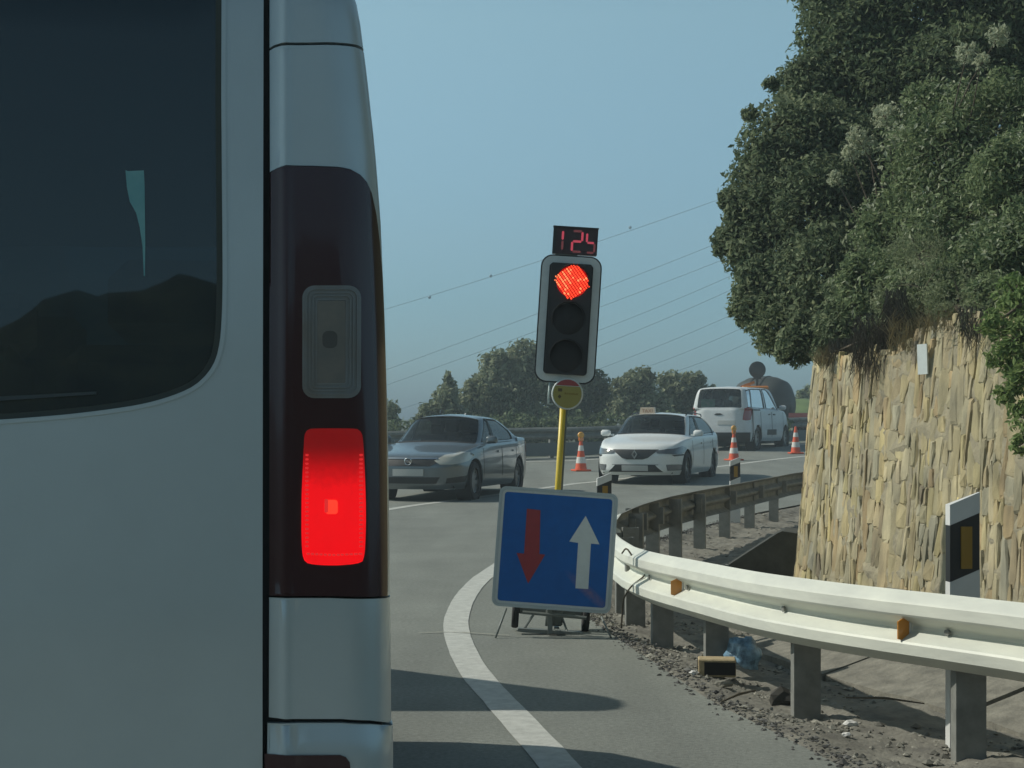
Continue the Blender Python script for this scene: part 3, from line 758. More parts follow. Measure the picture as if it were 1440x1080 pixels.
# ------------------------------------------------------------------ vegetation
def leaves(blobs, n_per_m2, size, seed=0, thin=.5, droop=.3, stretch=1.0, inner=.35):
    """leaf-sized folded faces spread through the shell of every clump; blobs: (x, y, z, r)"""
    r = np.random.default_rng(seed); Vs = []
    for (x, y, z, rad) in blobs:
        # a lumpy clump: sub-clumps on the surface so that the crown has knots and gaps
        k = int(np.clip(40*rad/.4, 14, 90))
        dirs = r.normal(size=(k,3)); dirs /= np.linalg.norm(dirs,axis=1,keepdims=True)
        cen = dirs*rad*r.uniform(.45,.84,(k,1)); cr_ = rad*r.uniform(.18,.46,k)*(1 if rad < .9 else .8)
        n = int(n_per_m2*4*math.pi*rad*rad)
        which = r.integers(0, k, n); dv = r.normal(size=(n,3)); dv /= np.linalg.norm(dv,axis=1,keepdims=True)
        P = cen[which]+dv*(cr_[which]*r.uniform(inner,1.05,n)**.6)[:,None]
        lo_ = r.random(n) < .22; q_ = r.normal(size=(n,3)); q_ /= np.linalg.norm(q_,axis=1,keepdims=True); P[lo_] = (q_*rad*r.uniform(.6,1.04,(n,1)))[lo_]
        P *= np.array([1,1,stretch]); P += np.array([x,y,z])
        nrm = dv+.7*r.normal(size=(n,3))+np.array([0,0,.35]); nrm /= np.linalg.norm(nrm,axis=1,keepdims=True)
        tdir = r.normal(size=(n,3))+np.array([0,0,-droop]); tdir -= nrm*np.sum(tdir*nrm,1,keepdims=True); tdir /= np.linalg.norm(tdir,axis=1,keepdims=True)+1e-9
        bd = np.cross(nrm, tdir); L = (size*r.uniform(.6,1.4,n))[:,None]; W = L*thin*r.uniform(.6,1.1,(n,1))
        fold = nrm*W*.22
        Vs.append(np.stack([P-tdir*L*.5, P+bd*W*.5+fold, P+tdir*L*.5, P-bd*W*.5+fold], 1))
    V = np.concatenate(Vs); n = len(V)
    i = np.arange(n)[:,None]*4
    return V.reshape(-1,3), np.concatenate([i+np.array([[0,1,2]]), i+np.array([[0,2,3]])], 1).reshape(-1,3)
def stems(root, base, blobs, r0, seed, name='trunk', n=None, material='bark', loc=Vector((0,0,0))):
    r = random.Random(seed); mb = MB()
    for (x, y, z, rad) in blobs:
        p0 = Vector(base)+Vector((r.uniform(-.1,.1), r.uniform(-.1,.1), 0))*r0*8; p3 = Vector((x,y,z)); mid = (p0+p3)/2+Vector((r.uniform(-.2,.2), r.uniform(-.2,.2), r.uniform(0,.25)))*(p3-p0).length*.5
        q = [p0*(1-t)**2+mid*2*t*(1-t)+p3*t*t-loc for t in (0,.2,.4,.6,.8,1)]
        mb.tube(q, [r0*(1-.75*t) for t in (0,.2,.4,.6,.8,1)], 6)
        for k in range(3):
            d = Vector((r.uniform(-1,1), r.uniform(-1,1), r.uniform(-.3,1))).normalized()*rad*.8
            mb.tube([p3-loc, p3-loc+d*.6+Vector((0,0,.05*rad)), p3-loc+d], [r0*.25, r0*.17, r0*.06], 4)
    return mb.build(name, M[material], root)
def bush(name, label, cat, blobs, base, material, dens, size, seed, group=None, r0=.03, extra=None, thin=.5, droop=.3, inner=.35):
    t = thing(name, label, cat, base, group=group)
    V, F = leaves(blobs, dens, size, seed, thin, droop, inner=inner)
    V = V-np.array(base)
    mesh_obj('foliage', V, F, M[material], t)
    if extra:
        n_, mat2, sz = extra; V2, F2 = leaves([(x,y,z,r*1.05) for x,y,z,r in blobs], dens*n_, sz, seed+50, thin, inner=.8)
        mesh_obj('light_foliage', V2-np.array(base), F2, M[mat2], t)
    stems(t, base, blobs[:10], r0, seed, loc=Vector(base))
    return t
def bl(px, py, rp, d):
    p = at(px, py, d); return (p.x, p.y, p.z, rp*d/FPX)

# the bushes on top of the retaining wall
bush('evergreen_bush', 'large dark evergreen bush at the very top right, highest of the bushes over the wall', 'bush',
     [bl(1205,60,85,15.2), bl(1300,10,105,15.2), bl(1420,20,115,15), bl(1255,130,95,15), bl(1350,110,90,14.6), bl(1180,-40,80,15.4), bl(1300,-90,100,15.4), bl(1440,-90,110,15.3), bl(1500,90,110,14.9), bl(1155,135,60,15.2)],
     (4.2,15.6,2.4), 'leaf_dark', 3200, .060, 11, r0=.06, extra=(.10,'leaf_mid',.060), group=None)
bush('rounded_bush', 'broad rounded bush bulging out left over the wall end against the sky', 'bush',
     [bl(1100,205,62,14.3), bl(1075,270,62,14.2), bl(1062,345,52,14.1), bl(1085,400,55,13.9), bl(1100,455,48,13.6), bl(1150,300,80,13.9), bl(1165,390,80,13.5), bl(1150,200,70,14.4), bl(1135,120,42,14.9), bl(1140,460,42,13.3), bl(1180,470,42,13.0), bl(1215,240,75,14.2), bl(1050,300,36,14.2), bl(1120,485,30,12.9), bl(1165,495,26,12.6), bl(1205,440,55,12.6), bl(1240,470,34,12.0), bl(1060,430,36,13.9), bl(1030,340,30,14.2), bl(1022,280,14,14.2), bl(1084,118,12,14.6), bl(1055,160,12,14.3), bl(1100,500,12,12.9), bl(1230,490,26,11.9)],
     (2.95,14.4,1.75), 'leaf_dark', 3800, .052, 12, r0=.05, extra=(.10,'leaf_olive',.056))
bush('leafy_bush', 'tall mid-green bush in front, above the pale marker on the wall', 'bush',
     [bl(1330,240,92,12.6), bl(1400,180,85,12.6), bl(1262,330,70,12.8), bl(1345,340,88,12.2), bl(1425,290,85,12.0), bl(1230,400,55,12.4), bl(1290,390,58,12.2), bl(1440,385,62,11.5), bl(1375,400,58,11.7), bl(1310,160,50,13.0), bl(1500,230,95,12), bl(1280,420,44,11.5), bl(1340,430,40,11.1), bl(1400,430,50,10.6), bl(1445,440,55,10.3), bl(1440,350,70,10.8), bl(1385,370,60,11.4), bl(1445,260,80,11.6), bl(1330,405,45,11.3)],
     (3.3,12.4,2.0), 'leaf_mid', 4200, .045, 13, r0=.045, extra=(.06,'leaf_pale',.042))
bush('flowering_sprigs', 'pale flowering sprigs standing up between the dark bushes', 'plant',
     [bl(1245,165,20,13.1), bl(1262,190,17,12.9), bl(1205,192,16,13.2), bl(1222,205,15,13.2), bl(1360,75,17,12.2), bl(1405,50,17,12.1), bl(1175,250,12,13.0), bl(1195,215,14,13.1), bl(1380,85,12,12.1)],
     (3.0,12.9,2.2), 'leaf_pale', 3200, .034, 14, r0=.012)
bush('fresh_green_shrub', 'bright fresh green shrub trailing down the wall at the right edge of view', 'shrub',
     [bl(1442,430,34,9.7), bl(1430,480,32,9.6), bl(1440,530,32,9.5), bl(1446,590,30,9.4), bl(1436,625,16,9.3), bl(1415,555,20,9.5), bl(1410,500,24,9.6), bl(1400,455,24,9.7), bl(1425,410,30,9.8)],
     (3.05,9.6,2.1), 'leaf_fresh', 3000, .044, 15, r0=.02)
bush('grey_dry_bush', 'grey half-dry bush with bare twigs hanging over the top of the wall', 'bush',
     [bl(1300,405,52,11.2), bl(1350,420,55,10.9), bl(1395,440,48,10.5), bl(1255,430,38,11.6), bl(1290,360,48,11.7), bl(1400,470,30,10.2), bl(1365,455,24,10.3), bl(1330,440,22,10.7), bl(1225,465,22,11.6), bl(1155,503,14,12.2), bl(1185,508,14,12.0)],
     (2.9,11.2,2.1), 'leaf_olive', 3200, .026, 16, r0=.02, thin=.3)
# dry stems hanging down over the wall head
def strands(name, label, boxes, n, L, material, seed, up=False, cat='dry stems'):
    r = np.random.default_rng(seed); V, F = [], []
    for k in range(n):
        b0 = boxes[int(r.integers(len(boxes)))]; px = r.uniform(b0[0], b0[1]); py = r.uniform(b0[2], b0[3]); d = r.uniform(b0[4], b0[5])
        p = np.array(at(px, py, d)); Lk = L*r.uniform(.4,1.2); dr = np.array([r.normal(0,.25), r.normal(0,.2)-.1, -1.0 if not up else 1.0]); w = r.uniform(.002,.004)
        q = [p, p+dr*Lk*.5+np.array([r.normal(0,.02),r.normal(0,.02),0]), p+dr*Lk+np.array([r.normal(0,.05),r.normal(0,.03),0])]
        n0 = len(V)
        for j, u in enumerate(q): V += [tuple(u-np.array([w*(1-.4*j),0,0])), tuple(u+np.array([w*(1-.4*j),w*.6,0]))]
        F += [(n0,n0+1,n0+3,n0+2),(n0+2,n0+3,n0+5,n0+4)]
    return tag(mesh_obj(name, V, F, M[material]), label, cat, kind='stuff')
strands('hanging_stems', 'dark dry stems hanging in a curtain over the wall head', [(1200,1262,440,510,11.3,11.7),(1200,1262,440,510,11.3,11.7),(1245,1275,405,440,11.1,11.4),(1350,1410,430,460,10.1,10.5),(1165,1205,475,495,12.0,12.3)], 1500, .20, 'twig', 3)
strands('wall_head_grass', 'short dry yellow grass along the top of the stone wall', [(1146,1200,505,515,12.0,12.3),(1290,1370,450,470,10.5,10.8),(1250,1300,455,500,10.9,11.2)], 700, .12, 'dry', 4, up=True)

# trees beyond the outer rail
def far_tree(label, blobs, base, seed, group='trees beyond the outer guard rail', dens=50, size=.36, m='leaf_far', name='tree'):
    t = thing(name, label, 'tree', base, group=None)
    V, F = leaves(blobs, dens*4, size*.55, seed, .6); mesh_obj('crown', V-np.array(base), F, M[m], t)
    stems(t, base, blobs[:5], .12, seed, loc=Vector(base)); return t
def tb(lst, d): return [bl(x, y, r, d) for x, y, r in lst]
G0 = lambda px, d: (float(at(px,590,d).x), d, gzf(0,d)-.1)
far_tree('small tree leaning out from behind the silver van, left of the grey saloon', tb([(545,580,18),(552,600,16),(540,615,20)],56), G0(545,56), 31)
far_tree('low slender tree with a pointed tip at the left end of the trees', tb([(632,540,10),(628,560,20),(605,580,17),(640,590,24),(600,600,16),(590,592,11),(630,528,6)],57), G0(620,57), 32)
far_tree('broad dense tree directly left of the traffic light', tb([(700,515,26),(735,505,28),(755,530,34),(690,550,34),(720,560,38),(665,565,26),(680,600,30),(745,595,34),(668,545,16)],58), G0(715,58), 33)
far_tree('dark tree standing right behind the traffic light', tb([(800,500,30),(835,545,26),(805,560,36),(850,570,22),(780,595,30),(830,600,28),(770,540,30)],60), G0(810,60), 34, m='leaf_dark')
far_tree('pale-topped round tree behind the taxi roof sign', tb([(895,545,26),(905,532,18),(880,570,26),(915,575,30),(895,600,26),(870,545,14)],59), G0(895,59), 35)
far_tree('lighter spreading tree between the taxi and the white people carrier', tb([(950,545,24),(975,540,20),(940,575,28),(985,570,26),(960,600,30),(1000,560,18),(1005,590,24),(935,535,14)],61), G0(960,61), 36)
V, F = leaves([bl(x, 598+6*math.sin(x), 20, 52) for x in range(700, 1110, 22)]+[bl(x, 604, 18, 54) for x in range(560, 720, 22)], 60, .16, 44, .6)
tag(mesh_obj('undergrowth', V, F, M['leaf_dark']), 'dark undergrowth massed along the back of the outer rail', 'undergrowth', kind='stuff')
# grassy bank far right
xs = np.linspace(-4,4,30); ys = np.linspace(-6,6,20); X, Y = np.meshgrid(xs, ys, indexing='ij')
Z = 1.6*np.exp(-(X/2.6)**2-(Y/4)**2)+.05*np.sin(X*5)*np.cos(Y*4)-.1
tag(mesh_obj('grass_bank', np.stack([X+13.2, Y+78, Z+.82], -1).reshape(-1,3), grid_faces(30,20), M['grass'], smooth=True), kind='structure')
far_tree('low straggly tree on the grassy bank beside the stone wall', tb([(1128,556,9),(1140,552,12),(1118,566,7),(1150,560,14)],80), (13.6,80,1.9), 37, m='leaf_olive')
# wooded hill behind the viewer (it shows in the van's rear glass)
xs = np.linspace(-120,120,160); ys = np.linspace(-95,-38,50); X, Y = np.meshgrid(xs, ys, indexing='ij')
q = (-38-Y)/57
Z = (6.5+8.5/(1+np.exp(-(X+2)/9))+1.2*np.sin(X/7)+.5*np.sin(X/2.3+1)+.25*np.sin(X/.9))*np.clip(q*5,0,1)**.7*(1+.5*q)+.5*np.sin(X*1.1)*np.cos(Y*.9)*np.clip(q*4,0,1)-.2
tag(mesh_obj('wooded_hill', np.stack([X,Y,Z],-1).reshape(-1,3), grid_faces(160,50), M['scrub'], smooth=True), kind='structure')

# overhead cables
def cable_line(name, a, b_, label, sag=1.0, balls=(), d0=150, d1=150):
    p0, p1 = at(*a, d0), at(*b_, d1); dr = p1-p0; p0 = p0-dr*.35; p1 = p1+dr*.6; root = thing(name, label, 'power line', (p0+p1)/2, group='overhead cables crossing the sky'); c = (p0+p1)/2
    pts = [p0.lerp(p1, t)-c+Vector((0,0,-sag*4*t*(1-t)+sag*.9)) for t in np.linspace(0,1,28)]
    w = MB(); w.tube(pts, .024, 5); w.build('wire', M['wire'], root)
    for (bx, by) in balls:
        bb = MB(); p = at(bx, by, 150)-c; bb.lathe([(.001,-.15),(.11,-.10),(.15,0),(.11,.10),(.001,.15)], Matrix.Translation(p), 10); bb.build('marker_ball', M['wire'], root, True)
cable_line('power_line', (548,437),(1000,285), 'faint topmost overhead cable carrying small marker balls', .8, [(604,418),(690,388),(886,320)])
cable_line('power_line', (550,520),(1000,346), 'overhead cable passing behind the upper half of the traffic light', .5)
cable_line('power_line', (555,540),(1003,371), 'overhead cable just below the one crossing behind the red lamp', .5)
cable_line('power_line', (845,465),(1010,396), 'short-looking overhead cable leaving the traffic light at mid height', .3)
cable_line('power_line', (845,487),(1012,415), 'overhead cable meeting the right edge of the traffic light low down', .3)
cable_line('power_line', (862,513),(1020,447), 'overhead cable just above the pale-topped round tree', .3)
cable_line('power_line', (925,512),(1040,463), 'overhead cable ending above the white people carrier', .3)
cable_line('power_line', (962,520),(1050,483), 'lowest overhead cable on the right, over the people carrier roof', .3)
cable_line('power_line', (560,578),(720,520), 'lowest overhead cable on the left, above the grey saloon', .3)

# ------------------------------------------------------------------ the silver van right ahead
VR = R(7.0); VO = np.array([-1.162, 2.793]); HW, RC = 0.97, 0.085
VA = np.array([math.cos(VR), math.sin(VR)]); VB = np.array([-math.sin(VR), math.cos(VR)])
HZ = [(.0,.012),(.3,.0),(.74,.0),(1.09,.003),(1.34,.006),(1.53,.011),(1.71,.0175),(1.84,.0275),(1.96,.04),(2.09,.056),(2.18,.085),(2.24,.13)]
def hw(z): return HW-np.interp(z, [a for a,_ in HZ], [b_ for _,b_ in HZ])
def ry(z): return np.interp(z, [0,1.0,1.5,2.1,2.24], [0,.0,.030,.080,.13])
SEAM = {}
def van_map(s, z):
    """rear skin of the van: s runs from the centre of the rear face round the right corner along the side"""
    s = np.asarray(s, float); z = np.asarray(z, float); sg = np.sign(s)+(s == 0); a = np.abs(s)
    h = hw(z); st = h-RC; arc = RC*math.pi/2
    phi = np.clip((a-st)/RC, 0, math.pi/2); x = np.minimum(a, st)+RC*np.sin(phi); y = RC*(1-np.cos(phi))+np.maximum(a-st-arc, 0)
    bow = .035*(np.minimum(a, st)/HW)**2
    # the corner pieces dip towards the tailgate gap, with a soft vertical crease
    cs = .805; u = np.clip((CREASE-a)/.030, -1, 1); dip = .010*np.clip(u, 0, 1)**1.2*(a > SEAMS)
    y = y+bow+ry(z)+dip-.0034*np.exp(-((a-CREASE+.004)/.0085)**2)*(a > SEAMS)-.012*np.clip((.818-z)/.006,0,1)*(a > SEAMS)
    return x*sg, y, z
def van_fmap(s, z):
    x, y, zz = van_map(s, z); e_ = 1e-4
    P = np.stack([x,y,zz], -1); A = np.stack(van_map(s+e_, z), -1)-np.stack(van_map(s-e_, z), -1); B = np.stack(van_map(s, z+e_), -1)-np.stack(van_map(s, z-e_), -1)
    N = np.cross(A, B); N /= np.linalg.norm(N, axis=1, keepdims=True)+1e-12
    return P, N
def vpx(px, py):                          # photograph pixel -> (s, z) on that skin
    a = (px-720)/FPX; z = 1.3; yl = 0.0
    for _ in range(6):
        o = VO+VB*yl
        Y = (VB @ o)/(VB[1]+VB[0]*a); xw = a*Y; xl = (np.array([xw, Y])-VO) @ VA; z = CAM_H+(HOR-py)*Y/FPX
        yl = float(.035*(min(abs(xl), hw(z)-RC)/HW)**2+ry(z))
        st = float(hw(z)-RC)
        if xl > st: q = min(1.0, (xl-st)/RC); yl += RC*(1-math.sqrt(1-q*q))*1.0
    st = float(hw(z)-RC)
    s = xl if xl <= st else st+RC*math.asin(min(1.0, (xl-st)/RC))
    return (float(s), float(z))
CREASE, SEAMS = 9, 9
SEAMS = vpx(375, 600)[0]; CREASE = vpx(404, 600)[0]
van = thing('parked_van', 'silver van stopped right ahead with its tail and one brake light lit, filling the left', 'van', (VO[0], VO[1], 0), VR)
def vp(name, pxl, material, parent=van, mirror=True, su=.02, sv=.05, **k):
    return patch([vpx(*p) for p in pxl], van_fmap, su, sv, mat=material, parent=parent, name=name, mirror=mirror, **k)
def crl(z0, z1): return [[(CREASE+d, z0+.004), (CREASE+d, z1-.004)] for d in (-.030,-.022,-.016,-.012,-.008,-.004,0,.004,.009,.015)]
# tailgate, symmetric, with the window opening
zt, zb = 2.17, vpx(370, 1110)[1]
sr = vpx(369.5, 600)[0]
gate = [(-sr, zb), (sr, zb), (sr, zt), (-sr, zt)]
wp = [(311,-20),(311,120),(312,250),(313,380),(312,440),(309,480),(302,508),(289,528),(270,544),(240,557),(200,568),(150,576),(90,583),(30,588),(0,590)]
wr = [tuple(q) for q in curve([vpx(*p) for p in wp[1:]], 60).tolist()]; wr = [(wr[0][0]-.06, 2.155), (wr[0][0]-.015, 2.145)]+[(wr[0][0], 2.115)]+wr[1:]
xb = wr[-1][0]; zb_w = wr[-1][1]; wr += [(0.3, zb_w-.012), (0.1, zb_w-.016)]
win = wr+[(-x, z) for x, z in reversed(wr)]
patch(gate, van_fmap, .045, .06, holes=[win], inset=.007, rim=.03, name='tailgate', mat=M['van_paint'], parent=van)
patch(offset_poly(resample(win,.05,.05), -.0075), van_fmap, .06, .06, holes=[offset_poly(resample(win,.05,.05), -.0015)], off=.0022, rim=.003, name='window_lip', mat=M['van_paint'], parent=van)
seal_in = offset_poly(resample(win, .05, .05), .010)
patch(offset_poly(resample(win,.05,.05), -.004), van_fmap, .06, .06, holes=[seal_in], off=-.008, name='window_seal', mat=M['seal'], parent=van)
glass = patch(offset_poly(resample(win,.05,.05), .004), van_fmap, .06, .08, off=-.0115, name='rear_window', mat=M['glass_van'], parent=van)
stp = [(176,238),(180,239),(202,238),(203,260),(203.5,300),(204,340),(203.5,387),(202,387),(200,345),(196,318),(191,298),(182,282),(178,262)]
patch([vpx(*p) for p in stp], van_fmap, .02, .02, off=-.0085, name='sticker', mat=M['sticker'], parent=glass)  # outside light showing through the van, painted as a pale sliver on the glass
wpts = [vpx(*p) for p in [(-60,561),(0,557),(60,554),(135,550),(135,554),(60,559),(0,563),(-60,567)]]
patch(wpts, van_fmap, .03, .02, off=-.007, rim=.002, name='heating_strip', mat=mat('faint_strip', (.045,.06,.065), .5), parent=glass)
# corner pieces, one after the other downwards
def seam_x(y): return 378.5
SIDE_S = HW+.30
def corner(name, top, bottom, material, **k):
    """top/bottom: pixel polylines left to right; the piece then runs on round the corner to the side"""
    T = [vpx(*p) for p in top]; B = [vpx(*p) for p in bottom]
    L = T+([(SIDE_S, T[-1][1]), (SIDE_S, B[-1][1])] if k.pop('side', True) else [])+list(reversed(B))
    L = [(x, z) for x, z in L]
    zz_ = [q[1] for q in L]
    return patch(L, van_fmap, .016, .04, mat=material, parent=van, name=name, mirror=True, inset=.003, rim=.02, extra=crl(min(zz_), max(zz_)), **k)
s79 = [(379,67),(386,63.5),(396,61.5),(440,61),(480,61.5),(500,64),(511,70)]
dn = lambda P, d: [(x, y+d) for x, y in P]
tt_ = [(379,-25),(440,-25),(511,-25)]
corner('roof_corner_panel', tt_, dn(s79,-1.5), M['van_paint'])
lamp_top = [(379.5,242),(390,237),(402,234),(440,234.5),(475,236),(492,239),(505,246)]
lamp_right = [(514,256),(521,272),(527,300),(532,340),(536,390),(538.5,450),(541,540),(542,640),(543,780),(543,838)]
# mid panel wraps the lamp on its outer side, down to the lamp's lower edge
Lp = [vpx(*p) for p in dn(s79, 2.5)]
z_b = vpx(540, 839)[1]
outl = Lp+[(SIDE_S, Lp[-1][1]), (SIDE_S, z_b)]+[vpx(x+1.2, y) for x, y in reversed(lamp_right)]+[vpx(x, y-1.5) for x, y in reversed(lamp_top)]
patch(outl, van_fmap, .016, .04, mat=M['van_paint'], parent=van, name='rear_corner_panel', mirror=True, inset=.003, rim=.02, extra=crl(vpx(400,236)[1], Lp[1][1]))
corner('lower_corner_panel', [(378.5,841),(460,841),(543,841)], [(378,1010),(400,1011),(480,1011),(520,1013),(546,1016)], M['van_paint'])
corner('bumper', [(376,1018),(420,1016.5),(480,1016.5),(520,1018),(548,1020)], [(376,1300),(548,1300)], M['van_paint'], off=.002)
refl = [(372,1059),(478,1059),(486,1062),(491,1069),(492,1080),(492,1110),(372,1110)]
vp('bumper_reflector', refl, M['tail_dark'], off=.006, rim=.006, mirror=True)
# tail lamp
lamp_out = lamp_top+lamp_right+[(470,838),(379.5,838)]
lamp = vp('tail_lamp', lamp_out, M['tail_dark'], su=.012, sv=.03, inset=.003, rim=.02, off=.003, mirror=True, extra=crl(vpx(400,838)[1], vpx(400,238)[1]))
def rr_px(x0, y0, x1, y1, r, bulge=0): 
    return rrect(x1-x0, y1-y0, r, 6, (x0+x1)/2, (y0+y1)/2)
def lens(px, material, name, off, rim, parent, su=.01, sv=.012, extra_holes=()):
    return patch([vpx(*p) for p in px], van_fmap, su, sv, mat=material, parent=parent, name=name, off=off, rim=rim, holes=[[vpx(*p) for p in h] for h in extra_holes])
for sgn in (1,):
    rv = lens(rr_px(425,402,506,560,17), M['reverse'], 'reversing_lens', .0045, .004, lamp)
    for k_, (a, o) in enumerate(((4.5,.0068),(9.5,.0060),(14,.0068),(19,.0060))):
        w_ = 1.7
        lens(rr_px(425+a,402+a,506-a,560-a,max(3,16-a*.7)), M['reverse'], 'lens_rib', o, .003, lamp, extra_holes=[rr_px(425+a+w_,402+a+w_,506-a-w_,560-a-w_,max(2,15-a*.7))])
    lens(rr_px(446,424,485,540,4), M['reverse_core'], 'lens_core', .0058, .002, lamp); lens(rr_px(453,466,474,490,8), mat('dull_bulb', (.085,.078,.07), .5), 'bulb', .0062, .001, lamp)
br = [(431,606),(440,603),(495,603),(504,606),(508,614),(510.5,650),(512.5,710),(512,760),(509.5,785),(502,792),(470,795),(437,793),(427,786),(424,760),(424,700),(426,650),(428,614)]
br = curve([tuple(q) for q in br]+[tuple(br[0])], 90).tolist()[:-1]
bz = lens(br, M['brake'], 'brake_lens', .0050, .004, lamp)
lens(rr_px(457.5,703,474.5,723,4), M['brake_hot'], 'bulb', .0058, .001, lamp); lens(rr_px(456,702,461,721,2), M['brake_edge'], 'bulb_holder', .0060, .001, lamp)
for i in range(22):
    y = 640+i*6.1
    for x in (431.5, 506):
        lens(rr_px(x-2.2,y-1.4,x+2.2,y+1.4,1.2), M['brake_edge'], 'lens_rib', .0066, .002, lamp)
for y in (780.5,):
    for i in range(13): lens(rr_px(431+i*6,y-1.5+abs(i-6)*-.3,435.5+i*6,y+1.5-abs(i-6)*.3,1.2), M['brake_edge'], 'lens_rib', .0066, .002, lamp)
# dark shell behind all gaps
zz = np.linspace(.45, 2.17, 30); ss = np.concatenate([np.linspace(-SIDE_S,-.90,16), [-.86,-.7], [.7,.86], np.linspace(.90,SIDE_S,16)])
def strip_shell(s0, s1, n_):
    S_, Z_ = np.meshgrid(np.linspace(s0, s1, n_), zz, indexing='ij'); P, N = van_fmap(S_.ravel(), Z_.ravel()); P = P-N*.017
    return P
P = strip_shell(.70, SIDE_S, 26); F = grid_faces(26, 30)
keepm = P[F].mean(1); ok = ~((keepm[:,0] < sr-.0) & (keepm[:,0] < wr[5][0]+.03))
P2 = P.copy(); P2[:,0] *= -1
mesh_obj('inner_shell', P, F[ok], M['gap'], van, True); mesh_obj('inner_shell', P2, F[ok][:, ::-1], M['gap'], van, True)
# sides, roof, front
prof = [(.10,.42),(.10,2.17),(.35,2.235),(.9,2.25),(2.7,2.22),(3.05,2.15),(3.35,1.98),(3.72,1.55),(3.95,1.24),(4.08,1.17),(4.30,1.05),(4.38,.85),(4.41,.55),(4.36,.42)]
VL = 4.41
wheels = [(.98,.335),(3.60,.335)]
so_ = [(SIDE_S-HW+RC*(1-math.pi/2)+.006, .42)]
y_s = RC+SIDE_S-(HW-RC)-RC*math.pi/2
sidep = [(y_s+.05,.42),(y_s+.05,2.17)]+[p for p in prof if p[0] > y_s+.06]
def side_map(u, z):
    x = hw(z)-.12*np.clip((u-3.5)/.91,0,1)**2; P = np.stack([x, np.asarray(u), np.asarray(z)], -1); N = np.zeros_like(P); N[:,0] = 1; return P, N
def keep_w(C): 
    k = np.ones(len(C), bool)
    for wy, wz in wheels: k &= np.hypot(C[:,1]-wy, C[:,2]-wz) > .40
    return k
arcs_ = [[(wy+.40*math.cos(a), wz+.40*math.sin(a)) for a in np.linspace(.22, math.pi-.22, 22)] for wy, wz in wheels]
side_win = [rrect(1.15,.62,.09,5,1.15,1.70), rrect(1.15,.62,.09,5,2.42,1.70), [(3.10,1.39),(3.68,1.39),(3.45,1.66),(3.22,1.92),(3.10,1.97)]]
patch(sidep, side_map, .12, .12, holes=side_win, name='side_panel', mat=M['van_paint'], parent=van, keep=keep_w, extra=arcs_, mirror=True, rim=.03)
for w_ in side_win: patch(offset_poly(w_,-.01), side_map, .2, .2, off=-.01, name='side_window', mat=M['glass_dark'], parent=van, mirror=True)
tp = [p for p in prof[1:]]; V = []
for (y, z) in tp:
    for t in np.linspace(-1,1,9): 
        xx = (hw(z)-.12*max(0,(y-3.5)/.91)**2)*t; V.append((xx, y+(.10*(1-t*t)*(1 if y > 3.3 else 0))-(0 if y > .3 else 0), z+.03*(1-t*t)*(1 if .3 < y < 3.3 else 0)))
F = [f for i, f in enumerate(grid_faces(len(tp), 9).tolist())]
roofF = [f for f in F if not (5 <= f[0]//9 <= 6)]; wsF = [f for f in F if 5 <= f[0]//9 <= 6]
mesh_obj('roof', V, roofF, M['van_paint'], van, True); mesh_obj('windscreen', V, wsF, M['glass_dark'], van, True)
mesh_obj('underbody', [(-.9,.12,.40),(.9,.12,.40),(.85,4.3,.40),(-.85,4.3,.40)], [(0,1,2,3)], M['black_matt'], van)
def seat(root, x, y, z, f=1, m='interior', w=.5):
    b_ = MB(); b_.box((x, y, z+.10), (w,.5,.16), bev=.04); b_.box((x, y-.27*f, z+.45), (w,.14,.62), rot=Matrix.Rotation(-.2*f,3,'X'), bev=.05); b_.box((x, y-.36*f, z+.84), (.26,.10,.17), bev=.04)
    return b_.build('seat', M[m], root)
for x in (-.55,0,.55):
    for y in (1.0, 2.0, 3.0): seat(van, x, y, .75, 1)
def wheel(root, x, y, r, w=.20, out=1, name='wheel', rr=.66, spokes=5):
    W = Matrix.Translation((x, y, r)) @ Matrix.Rotation(math.pi/2*out, 4, 'Y')
    b_ = MB(); rim = r*rr
    b_.lathe([(rim,-w/2),(r*.93,-w/2),(r,-w*.38),(r,w*.38),(r*.93,w/2),(rim*1.02,w/2),(rim*.98,w*.30),(rim*.98,-w/2)], W, 28, closed=True)
    t = b_.build('wheel', M['tyre'], root, auto=40)
    h = MB(); h.lathe([(.0001,w*.34),(r*.12,w*.34),(r*.14,w*.28)], W, 20)
    for k in range(spokes):
        a = 2*math.pi*k/spokes; Ms = W @ Matrix.Rotation(a, 4, 'Z')
        h.prism([(r*.08,-r*.075),(rim*.97,-r*.12),(rim*.97,r*.12),(r*.08,r*.075)], Ms, w*.16, w*.30)
    h.lathe([(rim*.90,w*.34),(rim*.985,w*.36),(rim*.985,w*.2),(rim*.9,w*.2)], W, 28, closed=True)
    h.build('rim', M['alloy'], t)
    d = MB(); d.lathe([(.0001,w*.10),(rim*.97,w*.10)], W, 20); d.build('brake_disc', M['black_matt'], t)
    return t
for y, z in wheels:
    for sx in (1,-1): wheel(van, sx*.84, y, .335, out=sx)
for sx in (1,-1):
    b_ = MB(); b_.box((sx*1.045, 3.45, 1.42), (.13,.10,.30), bev=.03); b_.box((sx*.97,3.48,1.30),(.10,.05,.06)); b_.build('wing_mirror', M['van_paint'], van)

